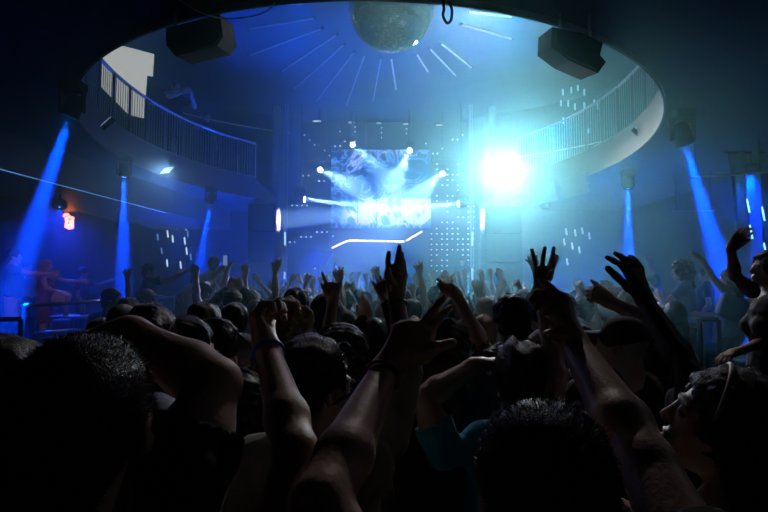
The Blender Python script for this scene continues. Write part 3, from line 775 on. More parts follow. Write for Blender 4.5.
for (px, py), (tx, ty), Y, lab, pw, s in stage_heads:
    p = P(px, py, Y); q = P(tx, ty, 15.25 if Y < 17.2 else 15.0)
    moving_head(p, q, lab, pw, WB, 11 if Y > 17.2 else 7, M['lens'], s=s, hang=ZC, group='moving heads round the screen')
# the blinding lamp on the right end of the balcony
fp = P(503, 172, 14.2)
o = empty('blinder_lamp', fp, 'blinding white lamp glaring at the crowd from the right balcony end', 'stage light')
d = (CAM-fp).normalized(); rot = rot_to(d)
b = MB(); b.lathe([(.1,-.25), (.22,-.15), (.27,.0), (.28,.06), (.25,.06), (.24,.03)], (0,0,0), 28, rot=rot); b.build('housing', M['black'], o, True)
b = MB(); b.lathe([(.23,.03), (.15,.06), (.02,.07)], (0,0,0), 28, rot=rot); b.build('lens', M['flare'], o, True)
b = MB(); b.tube([(0,.1,-.2), (0,.25,Z1-fp.z+.1)], .03); b.box((0,.25,Z1-fp.z+.05), (.3,.3,.1)); b.build('bracket', M['black'], o)
spot('blinder_beam', fp+d*.2, (1.2, 0, 1.9), FLP, (.58,.92,.96), 64, 1.0, .14, o)

# added lamps, made up to colour the haze and brighten crowd and lounges
added_washes = [((-1.6, 9.3, 7.5), (-1.6, 18, 3.0), 1600*WK, (.0,.12,1), 50, 'added unseen blue wash lamp on the upper ceiling left of the mirror ball'),  # added above the frame for an even blue haze at the stage
          ((.6, 9.8, 7.5), (-.2, 18, 3), 1500*WK, (.0,.2,.9), 50, 'added unseen blue wash lamp on the upper ceiling behind the mirror ball'),  # added out of view, evens out the blue around the screen
          ((2.6, 9.4, 7.5), (3, 17, 3), 2500*WK, (.0,.45,.8), 70, 'added unseen teal wash lamp on the upper ceiling right of the mirror ball'),  # added out of view, turns the right-hand haze teal
          ((-4.4, 15.4, .25), (-4.4, 14.5, 5), 3200*WK, (.0,.045,1), 100, 'added hidden blue uplight on the floor beside the left speaker stack'),  # added behind the crowd to fill the haze on the left with blue
          ((-2.3, 15.3, .25), (-2.3, 15.0, 5), 7000*WK, (.0,.045,1), 100, 'added hidden blue uplight on the floor before the left end of the stage'),  # added, strongest of the hidden blue haze fills
          ((.0, 15.3, .25), (-.2, 15.2, 5), 5000*WK, (.0,.09,1), 100, 'added hidden blue uplight on the floor before the middle of the stage'),  # added behind the heads, carries the blue glow to mid-stage
          ((2.6, 15.3, .25), (2.6, 15.2, 6), 2500*WK, (.0,.3,1), 110, 'added hidden teal uplight on the floor before the right end of the stage'),  # added behind the crowd, teal fill for the haze
          ((1.9, 9.3, 7.6), (.1, 2.2, 1.6), 620, (.85,.93,1), 58, 'added unseen cold white spotlight on the upper ceiling pointing down at the crowd'),  # added above the frame to rim-light heads and raised arms
          ((3.3, 2.35, 3.5), (-.1, 1.0, 1.5), 4, (.95,.9,1), 55, 'added unseen white fill lamp under the ceiling right of the front of the crowd'),  # added beyond the right edge, faint rim on the nearest people
          ((6.9, 9.5, 4.0), (5.2, 9.6, 0), 1800*WK, (.0,.05,1), 120, 'added blue wash lamp under the balcony over the right lounge'),  # added to bring blue into the right-hand haze
          ((4.6, 13.6, .25), (4.9, 13.0, 5), 3000*WK, (.0,.1,1), 100, 'added hidden blue uplight on the floor at the far right of the dance floor'),  # added, more blue for the haze on the right
          ((-5.0, 6.3, 3.45), (-5.5, 8.9, 1.8), 22, (1,.5,.45), 50, 'added unseen small warm fill lamp under the bulkhead over the left lounge'),  # added outside the view so the woman in red shows up
          ((-6.7, 10.5, 3.5), (-6.2, 9.5, 0), 260*WK, (.0,.04,1), 130, 'added blue wash lamp over the left lounge')]  # added to lift the left lounge out of the dark
for loc, tg, pw, c, deg, lab in added_washes:
    o = empty('added_wash_light', loc, lab, 'stage light'); rot = rot_to(Vector(tg)-Vector(loc))
    b = MB(); b.lathe([(.08,-.12), (.13,-.08), (.14,.05), (.12,.05)], (0,0,0), 20, rot=rot); b.build('housing', M['black'], o, True)
    b = MB(); b.lathe([(.118,.03), (.07,.045), (.02,.05)], (0,0,0), 20, rot=rot); b.build('lens', M['lens_blue'] if pw > 200 else M['pale'], o, True)
    top = (ZC if loc[2] > 5 else -.0 if loc[2] < 1 else Z0 if loc[0] > 0 else 3.72)-loc[2]
    b = MB(); b.tube([(0,0,.0), (0,0,top)], .02); b.build('hanger', M['black'], o)
    spot('added_wash_beam', Vector(loc)+(Vector(tg)-Vector(loc)).normalized()*.1, tg, pw, c, deg, .8, .12, o)

# mirror ball
c = P(391.5, 8, 8.0); r = .69
o = empty('mirror_ball', (c.x, c.y, c.z), 'large mirror ball hanging from the ceiling over the dance floor', 'mirror ball')
b = MB(); nv = 64
for i in range(nv):
    t0, t1 = math.pi*i/nv, math.pi*(i+1)/nv; tm = (t0+t1)/2; nu = max(6, int(2*nv*math.sin(tm)))
    for j in range(nu):
        a0, a1 = 2*math.pi*j/nu, 2*math.pi*(j+1)/nu; g = .03
        q = [(t0+(t1-t0)*g, a0+(a1-a0)*g), (t1-(t1-t0)*g, a0+(a1-a0)*g), (t1-(t1-t0)*g, a1-(a1-a0)*g), (t0+(t1-t0)*g, a1-(a1-a0)*g)]
        ja, jb = random.uniform(-.0004,.0004), random.uniform(-.0004,.0004); jj = (ja+jb, ja-jb, -ja-jb, -ja+jb)
        b.add([((r+e_)*math.sin(t)*math.cos(a), (r+e_)*math.sin(t)*math.sin(a), (r+e_)*math.cos(t)) for (t, a), e_ in zip(q, jj)], [(0,1,2,3)])
mm = mat('mirror_tiles', (.5,.68,.9), .1, metal=1); b.build('mirror_tiles', mm, o)
b = MB(); b.sphere((0,0,0), r*.992, 48, 32); b.build('core', M['black'], o, True)
b = MB(); b.lathe([(.06,0), (.06,.1), (.02,.12)], (0,0,r-.02), 16); b.tube([(0,0,r), (0,0,ZC-c.z)], .012); b.build('hanger', M['metal'], o)

# hanging loudspeakers at the near rim
def hung_speaker(pts, Y, depth, label, wire):
    w = [P(x, y, Y) for x, y in pts]; c = sum(w, Vector())/len(w); o = empty('hanging_speaker', c, label, 'speaker')
    b = MB(); b.prism([p-c for p in w], (0, depth, depth*.25), None, None); b.build('cabinet', M['black'], o)
    q = [c+(p-c)*.86 for p in w]; b = MB(); b.prism([p-c-Vector((0,.012,0)) for p in q], (0,.01,0), None, None); b.build('grille', M['grille'], o)
    b = MB()
    for x in wire: p = P(x[0], x[1], Y+.15); b.tube([p-c, Vector((p.x, p.y, Z0+.02))-c], .014, 6)
    b.build('bracket', M['metal'], o)
hung_speaker([(552,27), (583,33), (603,43), (600,55), (606,62), (598,73), (570,61), (551,47)], 4.45, .4, 'black wedge loudspeaker hanging from the near rim of the opening, right one', [(560,30), (590,40)])
hung_speaker([(166,28), (220,14), (223,37), (217,46), (175,56), (166,45)], 4.4, .4, 'black wedge loudspeaker hanging from the near rim of the opening, left one', [(175,35), (214,25)])

# hanging cable loops at the near rim
def cable(name, pts, Y, r, m, label):
    w = [P(x, y, Y) for x, y in pts]; c = w[0]
    sm = []
    for i in range(len(w)-1):
        p0, p1, p2, p3 = w[max(i-1,0)], w[i], w[i+1], w[min(i+2,len(w)-1)]
        for k in range(6):
            t = k/6; sm.append(.5*((2*p1)+(p2-p0)*t+(2*p0-5*p1+4*p2-p3)*t*t+(3*p1-p0-3*p2+p3)*t**3))
    sm.append(w[-1])
    b = MB(); b.tube([p-c for p in sm], r, 8); o = b.build(name, m, smooth=True); o.location = c; tag(o, label, 'cable'); return o
cable('hanging_cable', [(179,-1), (195,10), (215,17), (232,18.5), (250,17), (265,12), (275,3)], 4.3, .006, mat('pale_cable', (.7,.75,.75), .4), 'pale cable sagging in an arc from the ceiling at the upper left')
cable('hanging_cable', [(442,-2), (444,8), (443,16), (447,23), (451,20), (452,10), (449,2)], 4.3, .012, M['black'], 'black cable loop hanging beside the mirror ball')
cable('hanging_cable', [(563,20), (567,32), (573,37), (580,40)], 4.9, .006, mat('grey_cable', (.45,.5,.5), .4), 'short grey cable above the right hanging loudspeaker')

# vertical glowing tubes on the walls
def tube_group(lst, Y, L, m, label, group, tilt=0):
    for x, y in lst:
        p = P(x, y, Y); h = L*Y/F
        o = empty('wall_light_tube', p, label, 'light tube', group)
        b = MB(); b.tube([(-tilt*h,-.03,-h/2), (tilt*h,-.03,h/2)], .022*Y/17, 8); b.build('glowing_tube', m, o)
        b = MB(); b.box((0,0,0), (.03,.03,h*1.1)); b.build('backing', M['black'], o)
tube_group([(164,225), (177,226), (186,227), (168,234), (173,239), (185,241), (187,251), (181,265), (167.5,263)], 17.15, 7, M['tube_white'], 'short cold white tube of the scattered cluster on the back wall left of the stage', 'left tube cluster', -.06)
tube_group([(157,225), (158,237), (162,251), (191,257), (188,234)], 17.15, 6, emit('dim_blue_tube', (.1,.3,.9), 1.5), 'short dim blue tube of the scattered cluster on the back wall left of the stage', 'left tube cluster', -.06)
tube_group([(566,232), (575,233), (582,231), (589,236), (564,242), (572,246), (579,250), (567,262)], 17.15, 6.5, M['tube_cyan'], 'short pale cyan tube of the scattered cluster on the back wall right of the stage', 'right tube cluster', -.06)
tube_group([(562.5,92.5), (571,90.5), (577.5,88), (584,92.5), (560.5,103.5), (568,104), (574.5,107), (584,105.5), (563,121), (588,131), (594,103), (597,107)], 15.5, 6, emit('teal_tube', (.1,.6,1), 3), 'short blue tube of the cluster high on the upper back wall', 'upper tube cluster', 0)
tube_group([(747,206), (750,232), (762,214), (764,250)], 9.0, 14, M['tube_cyan'], 'slim cyan tube hanging among the shiny drapes at the right', 'tubes among the right drapes', -.08)
# drapes at the right
def drape(px, Y, w, label):
    p = P(px, 235, Y); o = empty('satin_drape', (p.x, Y+.2, Z0), label, 'curtain')
    b = MB(); vs = []; n, m = 60, 14; H = 2.6
    for i in range(n+1):
        for j in range(m+1):
            u = i/n; z = -H*j/m; vs.append((w*(u-.5)*(1-.15*math.sin(math.pi*j/m)), .1*math.sin(u*26)+.03*math.sin(u*61+j*.4), z))
    fs = [(i*(m+1)+j, i*(m+1)+j+1, (i+1)*(m+1)+j+1, (i+1)*(m+1)+j) for i in range(n) for j in range(m)]
    b.add(vs, fs); k = b.build('fabric', M['curtain'], o, True); s = k.modifiers.new('t', 'SOLIDIFY'); s.thickness = .004
    b = MB(); b.tube([(-w/2-.1,0,0), (w/2+.1,0,0)], .03); b.build('rail', M['black'], o)
drape(770, 9.3, 1.1, 'shiny blue draped curtain hanging at the right edge')
# bar of small lamps under the right soffit
for x0, x1, y, Y, lab in ((672,715,211,11.5,'thin dark lamp bar hanging under the right soffit above the lounge'), (688,768,178,9.0,'long thin rail hanging above the shiny drapes')):
    p, q = P(x0, y, Y), P(x1, y+(0 if x0 == 672 else -6), Y-.4); o = empty('hanging_bar', p, lab, 'lamp bar')
    b = MB(); b.tube([(0,0,0), q-p], .02); b.build('bar', M['metal'], o)
    b = MB()
    for k in (.1, .9): a = (q-p)*k; b.tube([a, (a.x, a.y, Z0-p.z)], .008, 6)
    b.build('wire', M['black'], o)

# neon sign
sp = P(66, 219.5, 13.1); o = empty('neon_sign', (-8.17, 13.1, sp.z), 'small glowing orange neon figure on the left lounge wall', 'neon sign')
sc = .026
def npt(x, y): return (.03, (x-66)*sc*1.45, (219.5-y)*sc)
b = MB()
for pl_ in ([(61.5,217), (63,215), (66,214.5), (67,217), (64,218.5), (65,222), (64,227), (68,228), (72,226.5), (71.5,220), (72,217), (69,216.5), (67,217)], [(66,221), (69,220), (69,225), (66.5,225)]):
    b.tube([npt(*q) for q in pl_], .03, 8)
b.build('neon_tubing', M['orange'], o, True)
b = MB(); b.box((0,0,0), (.02, .8, .6)); b.build('backing_board', M['black'], o)
for i, (x0, x1, y) in enumerate(((67,78,194.5), (66,74,198.5), (63,74,203))):
    p, q = P(x0, y, 12.6), P(x1, y+.8, 12.9)
    strip('slim_lamp', [(-8.05, p.y, p.z), (-8.05, p.y+.55, p.z)], .018, emit('pale_orange_lamp', (1,.45,.3), 1.6), 'short pale orange lamp above the neon figure, %s of three' % ['upper', 'middle', 'lower'][i], 'strip light')

# lit panel behind the left balcony railing + floodlights under the rims
pp = [(112.5,54), (125,46.5), (153.5,54), (152,76), (147.5,74.5), (144,100), (140,118), (128,108), (112,86), (104,70)]
Yp = 12.6
pp = [(100,44), (125,46.5), (153.5,54), (152,76), (146.5,75), (144.5,100), (143,118), (128,114), (100,86)]
w = [P(x, y, Yp) for x, y in pp]; c = Vector((w[3].x, Yp, Z1))
o = empty('lit_panel', c, 'bright pale angular panel glowing behind the left balcony railing', 'light panel')
b = MB(); b.prism([p-c for p in w], (0,.04,0), None, None); b.build('glowing_face', M['window'], o)
cc = sum(w, Vector())/len(w)
b = MB(); b.prism([cc+(p-cc)*1.03-c+Vector((0,.045,0)) for p in w], (0,.05,0), None, None); b.build('back_board', M['black'], o)
b = MB()
for q in (P(112,80,Yp), P(138,80,Yp)): b.tube([(q.x-c.x,.12,0), (q.x-c.x,.12,q.z-Z1)], .03)
b.build('stand', M['black'], o)

def flood(px, py, Y, label, w=.34, lit=1.2, tilt=35, rz=0, aim=None, pw=0, c=(.5,.6,1)):
    p = P(px, py, Y); o = empty('rim_floodlight', p, label, 'floodlight', None)
    rot = Euler((R(tilt), 0, rz)).to_matrix()
    b = MB(); b.box((0,0,0), (w, .08, w*.72), rot=rot, bevel=.01); h = b.build('housing', M['black'], o)
    b = MB()
    for k in range(7): b.box(rot @ Vector((0,-.045,-w*.28+k*w*.095)), (w*.88, .012, w*.06), rot=rot)
    b.build('led_rows', emit('pale_led_rows', (.45,.75,1), lit), o)
    b = MB(); b.tube([(0,.03,0), (0,.05,.32)], .012, 6); b.build('bracket', M['metal'], o)
    if pw: spot('flood_beam', p+rot @ Vector((0,-.12,0)), aim, pw, c, 75, .8, .1, o)
flood(168, 172, 10.9, 'square floodlight with glowing rows fixed to the left balcony rim', .3, .9, -40, R(-25), (-3.9, 6.6, 1.2), 90)
flood(108, 124, 7.9, 'dim square floodlight at the near end of the left balcony rim', .24, .4, -40, R(-50))
flood(641, 134, 9.2, 'pale square floodlight on the right balcony rim, nearest one', .32, .25, -40, R(35))
flood(582, 182, 12.5, 'pale square floodlight on the right balcony rim, farther one', .32, .5, -40, R(20), (3.4, 5.5, 1.2), 200, (.25,.5,1))
# pale sound panels below the right rim
for i, (t, lab) in enumerate(((R(12), 'pale curved panel fixed below the right balcony rim, nearer one'), (R(24), 'pale curved panel fixed below the right balcony rim, farther one'))):
    x, y = el(t+R(5), -.02); o = empty('acoustic_panel', (x, y, Z0-.4), lab, 'panel'); b = MB()
    T = np.linspace(t, t+R(10), 9); V = []
    for a in T:
        X, Y = el(a, .06); X2, Y2 = el(a, -.1); V += [(X-x, Y-y, .0), (X2-x, Y2-y, .45)]
    b.add(V, [(2*k, 2*k+1, 2*k+3, 2*k+2) for k in range(8)]); k = b.build('board', M['pale_board'] if 'pale_board' in M else mat('pale_board', (.16,.18,.18), .6), o); s = k.modifiers.new('t', 'SOLIDIFY'); s.thickness = .02
    b = MB()
    for a in (T[1], T[7]): X, Y = el(a, .02); b.tube([(X-x, Y-y, .2), (X-x, Y-y, .42)], .01, 6)
    b.build('bracket', M['metal'], o)

# ------------------------------------------------------------------ the crowd
TAKEN = []
def near(label, head=None, **k):
    r = person(label, head=head, **k); o = r[0]; TAKEN.append((o.location.x, o.location.y)); return r
def fing(*pls): return [[P(*q) for q in pl] for pl in pls]
N5_ = dict(res=.005)
# man with shaved sides filling the lower left, right forearm laid over his head
a1 = near('man in black t-shirt with close-cropped hair filling the lower left, forearm over his head', (88,336,.70), res=.005, yaw=R(6), hyaw=R(12), hair='crop', hcol='brown', hscale=1.0, strands=16000, skn='pale', girth=1.06, lean=(.0,.03),
     armR=dict(s=P(178,486,.74), e=P(215,384,.83), w=P(128,334,.88), tip=P(62,352,.9), n=(0,-.3,-1), sleeve=.5, g=1.0, curl=(.5,.5,.5,.5)))
# man at the bottom centre
near('man with very short cropped hair seen from behind at the bottom centre', (541,402,.66), res=.005, yaw=R(-4), hair='crop', hcol='brown', strands=18000, top=('tee','black'), headshift=(0,0,0))
# both arms thrown up in front of the camera
a2 = near('person whose bare arms reach up in front of the camera, wide-open hand and cord wristband', None, xy=(-.03,.33), H=1.57, female=True, res=.0045, hair='short', top=('tank','black'), skn='tan',
     armR=dict(s=(.1,.42,1.38), e=P(322,502,.62), w=P(384,372,.88), g=1.18, n=(0,-1,0), fingers=fing([(418,329,.92),(432,312,.93),(439,303,.94),(444,298,.945)], [(427,335,.92),(438,320,.93),(445,312,.94),(451,307,.95)],
        [(410,328,.92),(414,320,.94),(413,322,.965)], [(399,330,.92),(402,324,.94),(402,327,.965)], [(424,356,.9),(438,347,.9),(452,343,.905)])),
     armL=dict(s=(-.13,.45,1.38), e=P(296,452,.74), w=P(268,350,.95), tip=P(258,322,.99), n=(1,0,.2), g=1.05, curl=(.9,.9,.9,.9)))
wristband(*a2, 1, mat('cord_red', (.3,.03,.04), .5), .95, .029, w=.007)
wristband(*a2, -1, mat('band_blue', (.02,.12,.6), .4), .96, .0255, w=.01)
# arm with the fingers curled towards the left, from the lower right
a3 = near('person at the right whose long bare arm crosses to a loosely curled hand', None, xy=(.47,.34), H=1.66, female=False, res=.0045, hair='short', top=('tee','black'), skn='tan', yaw=R(10),
     armL=dict(s=(.33,.46,1.47), e=P(648,466,.70), w=P(575,345,.96), g=1.0, n=(0,-1,0), fingers=fing([(562,300,1.0),(552,290,1.01),(546,285,1.015),(541,281,1.02)], [(556,304,1.0),(545,296,1.01),(537,293,1.0),(531,300,.99)],
        [(556,311,.99),(547,304,.99),(540,303,.985),(536,308,.98)], [(559,320,.98),(550,313,.98),(545,314,.975)], [(566,338,.96),(556,334,.96),(548,335,.955)])))
# woman at the lower right with her face turned up to the left
w3 = near('woman with pale hairband at the lower right, face turned up to the left in profile', (722,371,1.12), female=True, res=.005, yaw=R(35), hyaw=R(62), hpitch=R(22), hair='long', hcol='dark', strands=2500, top=('tank','black'), hscale=1.12, skn='pale')
b = MB(); Hd, Rh, hs = w3[1]['Hd'], w3[1]['Rh'], w3[1]['hs']
b.tube([Hd((.1*math.cos(t), .035, .03+.1*math.sin(t))) for t in np.linspace(R(-5), R(185), 20)], .005, 8); b.build('hairband', mat('hairband', (.5,.4,.4), .4), w3[0], True)
# bare-shouldered woman between
near('bare-shouldered woman right of centre with one thin arm raised straight up', (583,407,1.26), female=True, res=.005, yaw=R(-5), hair='bun', hcol='dark', strands=1500, top=('tank','black'),
     armL=dict(e=P(558,376,1.5), w=P(540,294,1.68), g=.95, n=(0,1,0), fingers=fing([(537,275,1.7),(535,262,1.71),(532,250,1.72)], [(542,271,1.7),(543,258,1.71),(545,248,1.72)], [(547,272,1.7),(552,260,1.71),(554,248,1.72)], [(549,277,1.7),(554,266,1.71),(557,256,1.72)], [(545,284,1.67),(549,278,1.66),(552,272,1.65)])))
# sunglasses on the head, light overshirt, arm straight up
s5 = near('man in light olive overshirt with sunglasses pushed up on his hair, arm straight up', (316,345,1.36), res=.005, yaw=R(-8), hyaw=R(-48), hair='short', hcol='dark', strands=2500, top=('long','olive'),
     armR=dict(s=P(388,436,1.42), e=P(405,374,1.5), w=P(397,300,1.62), g=.9, n=(0,1,0), cuff=.25, fingers=fing([(389,273,1.66),(388,262,1.67),(389,253,1.68)], [(396,269,1.66),(398,257,1.67),(399.5,247,1.68)], [(400,271,1.66),(401,261,1.67),(402,254,1.68)], [(403,275,1.66),(404,267,1.67),(404,261,1.68)], [(391,285,1.62),(389,277,1.62),(388,270,1.62)])))
wristband(*s5, 1, mat('band_black', (.02,.02,.02), .4), .94, .0275, w=.012)
def shades(pi, up=.0, name='sunglasses', m=None):
    Hd = pi[1]['Hd']; b = MB(); z = up
    if up > .05: ctr = [(q*.034, .07, .105) for q in (-1, 1)]
    else: ctr = [(q*.032, .108, .004) for q in (-1, 1)]
    for c in ctr: b.sphere(Hd(c), .024, 12, 8, sc=(1,.35 if up < .05 else .7,.8), rot=pi[1]['Rh'])
    b.tube([Hd(ctr[0]), Hd(ctr[1])], .003, 6)
    for q, c in zip((-1, 1), ctr): b.tube([Hd((q*.055, c[1]-.005, c[2])), Hd((q*.083, c[1]-.05, c[2]-.01)), Hd((q*.086, c[1]-.11, c[2]-.03))], .0035, 6)
    return b.build(name, m or mat('dark_lens', (.01,.02,.03), .1, coat=1), pi[0], True)
shades(s5, .1)
shades(s5, .0, 'glasses')
# teal t-shirt, hand on his hair
near('man in teal t-shirt with wavy dark hair, left hand resting on top of his head', (521,349,1.62), res=.005, yaw=R(6), hair='quiff', hcol='brown', strands=4000, top=('tee','teal'), lean=(.02,0),
     armL=dict(s=P(444,448,1.56), e=P(423,398,1.58), w=P(474,366,1.66), tip=P(500,362,1.68), n=(0,0,-1), sleeve=.5, curl=(.3,.3,.3,.3), g=.95))
# open hand at the right, pointing left
h3 = near('short person behind the woman with the hairband, arm up with spread fingers pointing left', (722,384,1.5), res=.005, hair='short', yaw=R(4), top=('tee','black'), skn='brown',
     armL=dict(s=P(690,440,1.45), e=P(690,374,1.38), w=P(646,302,1.5), g=.95, n=(0,1,0), fingers=fing([(624,266,1.5),(614,261,1.5),(607,257.5,1.5)], [(628,262,1.51),(621,256.5,1.51),(615.5,253.5,1.51)], [(634,264,1.52),(633,259,1.52),(629.5,256.5,1.52)], [(639,269,1.53),(636,262,1.53),(631,258,1.53)], [(628,287,1.49),(616,276,1.48),(608,268.5,1.48)])))
# back of a head at the left edge, face catching light
near('man at the left edge with face turned right, pale light on his cheek', (9,344,1.32), res=.007, yaw=R(-20), hyaw=R(-50), hair='short', hcol='dark', strands=1500, top=('tee','navy'))
# middle distance, one by one
near('dark-haired man with straight hair behind the cropped head, seen from behind', (152,311,1.9), res=.007, yaw=R(-5), hair='short', strands=1200, top=('tee','navy'))
near('young man in profile facing right with short dark hair, above the raised elbow', (189,323,2.0), res=.006, yaw=R(-35), hyaw=R(-72), hair='short', strands=1500, top=('tee','charcoal'))
near('young man looking down to the right with tousled dark hair and pale collar', (216,328,2.35), res=.006, yaw=R(-30), hyaw=R(-62), hpitch=R(-16), hair='mop', strands=1500, top=('long','grey'))
near('person in a cap whose pale peak catches the light, left of the long-haired woman', (243,334,2.6), res=.008, yaw=R(-20), hyaw=R(-75), hair='cap', hcol='grey', top=('tee','black'))
near('woman with long wavy fair hair seen from behind, left of centre', (286,308,2.2), female=True, res=.006, hair='curly', hcol='fair', strands=2500, top=('tee','charcoal'), hscale=1.1)
near('person with both hands up making a horned sign, bracelet on the dark sleeve', (342,333,2.2), res=.006, hair='curly', hcol='brown', top=('long','black'), female=True,
     armL=dict(e=P(326,352,2.15), w=P(333,300,2.25), n=(0,1,0), cuff=.2, tip=P(333,281,2.3), curl=(.05,.9,.9,.1), spread=.2), armR=dict(t=(.2,.25,1.9), n=(0,1,0), curl=(.4,.5,.5,.4)))
near('dark round head in front of the cluster of small hands, arm up beside it', (376,322,2.55), res=.006, hair='short', strands=1200, top=('long','charcoal'),
     armL=dict(e=P(352,345,2.5), w=P(365,319,2.6), n=(1,0,0), fingers=fing([(364,308,2.6),(362.5,303,2.6),(362,297,2.6)], [(366,307,2.6),(365,301,2.6),(363.5,296,2.6)], [(368,309,2.6),(368,303,2.6)], [(369,312,2.6),(369,307,2.6)], [(361,314,2.6),(358,310,2.6),(357.5,306,2.6)])))
near('curly-haired person behind the wide-open hand, right arm raised with limp fingers', (440,325,2.05), res=.006, hair='curly', hcol='brown', strands=2500, top=('tee','navy'),
     armR=dict(e=P(485,350,2.2), w=P(457,296,2.33), n=(-1,0,0), g=.85, sleeve=.3, fingers=fing([(447,286,2.36),(443,283,2.36),(437.5,279.5,2.36)], [(446,288,2.36),(442,286.5,2.36),(438,285,2.36)], [(447,290,2.36),(444,290,2.36),(441,290,2.36)], [(449,292,2.36),(446,293,2.36),(444,294,2.36)], [(455,290,2.34),(451,285,2.34)])))
near('man with spiky dark hair and outlined ears standing upright at the centre right', (511,301,2.75), res=.006, yaw=R(3), hair='quiff', strands=3000, top=('tee','charcoal'), girth=1.05)
c8 = near('man in dark t-shirt with a peaked cap turned left, right fist raised over it', (621,317,2.15), res=.006, yaw=R(10), hyaw=R(45), hair='cap', hcol='charcoal', top=('tee','black'), girth=1.1,
     armR=dict(s=P(655,362,2.2), e=P(652,322,2.38), w=P(610,302,2.42), tip=P(595,293,2.42), n=(0,1,-.3), curl=(1.3,1.3,1.3,1.3), spread=.0, g=.95, sleeve=.35))
near('person with round short hair left of the spiky-haired man, in teal light', (468,322,3.3), res=.008, hair='short', hcol='brown', top=('tee','grey'))
near('bald-looking person with pale rim light, below the limp raised hand', (452,336,3.0), res=.008, hair='crop', hcol='grey', top=('tee','grey'))
near('person with short fair hair close left of the spiky-haired man', (485,318,3.6), res=.008, hair='short', hcol='fair', top=('tee','charcoal'))
near('person with smooth pale outlined head right of the spiky-haired man', (541,333,3.2), res=.008, hair='short', hcol='fair', top=('tee','grey'))
near('person with a wide shaggy head in front of the peaked cap man', (583,335,2.9), res=.007, hair='mop', hcol='brown', top=('tee','black'))
near('person with dark bobbed hair below the spiky-haired man, half hidden', (487,352,2.2), res=.007, hair='mop', hcol='dark', top=('tee','black'))
near('person in black with short hair between the two lower left heads', (150,402,1.2), res=.007, hair='short', top=('tee','black'), yaw=R(-15))
near('person in black standing low behind the left bare arm', (236,378,1.7), res=.007, hair='mop', top=('tee','black'))
near('person with dark hair low at the right edge behind the woman with the hairband', (770,395,1.7), res=.007, hair='mop', top=('tee','black'))

# ---- platforms, sofas, rails of the two lounges
b = MB(); b.box((-6.33, 9.3, .325), (3.68, 8.4, .65)); o = b.build('lounge_platform', M['blacktop']); tag(o, 'raised black platform of the left lounge', 'platform')
b = MB(); b.box((-3.65, 9.9, .25), (1.68, 4.6, .5)); o = b.build('side_platform', M['blacktop']); tag(o, 'lower black step platform between left lounge and dance floor', 'platform')
b = MB(); b.prism([(2.0,2.6,0), (8.1,2.6,0), (8.1,12.6,0), (3.35,12.6,0), (3.3,4.3,0), (2.0,4.3,0)], (0,0,.4), None, None); o = b.build('lounge_platform', M['blacktop']); tag(o, 'raised black platform of the right lounge', 'platform')
def sofa(x, y, z, w, rz, label, h=.78):
    o = empty('tufted_sofa', (x, y, z), label, 'sofa', rz=rz)
    b = MB(); b.box((0,0,.22), (w,.75,.28), bevel=.05); b.build('seat', M['leather'], o, True)
    # deep-buttoned back
    n, m = int(w*24), 22; vs = []; fs = []
    for sgn in (1, -1):
        base = len(vs)
        for i in range(n+1):
            for j in range(m+1):
                X = w*(i/n-.5); Z = .1+(h-.1)*j/m; u = X/.2; v = Z/.2
                d = .035*abs(math.sin(math.pi*(u+v)/1.0))**.5*abs(math.sin(math.pi*(u-v)/1.0))**.5
                edge = min(1, min(i, n-i)/2, min(j, m-j)/2)
                vs.append((X, -.36+sgn*(.05*edge+d*edge+.02), Z))
        for i in range(n):
            for j in range(m):
                q = base+i*(m+1)+j; f = (q, q+1, q+m+2, q+m+1); fs.append(f if sgn < 0 else f[::-1])
    b = MB(); b.add(vs, fs); b.box((0,-.36,h/2+.05), (w*.99,.04,h-.12)); b.build('backrest', M['leather'], o, True)
    for q in (-1, 1):
        b = MB(); b.box((q*(w/2-.07),0,.38), (.16,.72,.42), bevel=.05); b.build('armrest', M['leather'], o, True)
        for t in (-1, 1): b = MB(); b.tube([(q*(w/2-.1),t*.3,0), (q*(w/2-.1),t*.3,.1)], .02); b.build('leg', M['metal'], o)
    b = MB()
    for i in range(int(w/.2)):
        for j in range(3): b.sphere((-w/2+.2+i*.2-(.0 if j % 2 else .1)+.05, -.36-.045, .2+j*.2), .012, 8, 6)
    k = b.build('buttons', M['metal'], o); k['kind'] = 'stuff'
    return o
sofa(-5.3, 7.3, .65, 1.9, R(-20), 'dark blue buttoned sofa in the left lounge, nearer one')
sofa(-6.3, 10.3, .65, 2.2, R(-60), 'dark blue buttoned sofa in the left lounge, farther one by the wall')
sofa(4.15, 6.2, .4, 1.7, R(12), 'dark blue buttoned sofa at the edge of the right lounge')
sofa(5.6, 8.4, .4, 2.0, R(40), 'dark blue buttoned sofa deeper in the right lounge')
def guard(pts, z0, h, label, m, mid=True):
    p0 = Vector((pts[0][0], pts[0][1], z0)); o = empty('guard_rail', p0, label, 'railing')
    w = [Vector((x, y, z0+h))-p0 for x, y in pts]
    b = MB(); b.tube(w, .025, 10); b.build('top_rail', m, o, True)
    if mid: b = MB(); b.tube([p-Vector((0,0,h*.45)) for p in w], .012, 8); b.build('middle_rail', m, o, True)
    for p in w: b = MB(); b.tube([p, (p.x, p.y, 0)], .022, 8); b.build('post', m, o)
guard([(-4.6,5.3), (-3.95,5.6)], 0, 1.48, 'black rail before the left lounge with a thick end post', M['black'])
guard([(-4.35,6.2), (-4.4,8.6), (-4.45,10.9)], .65, .95, 'steel rail running back along the left lounge', M['metal'])
guard([(-2.75,7.7), (-2.75,9.5), (-2.75,12)], .5, 1.0, 'steel rail beside the dance floor in front of the white-shirted man', M['metal'])
guard([(3.35,8.6), (3.45,6.6), (3.4,5.5)], .4, 1.0, 'steel rail curving along the edge of the right lounge', M['metal'])
guard([(3.25,5.3), (3.38,5.2)], 0, 1.5, 'thick dark double post at the corner of the right lounge', M['black'])
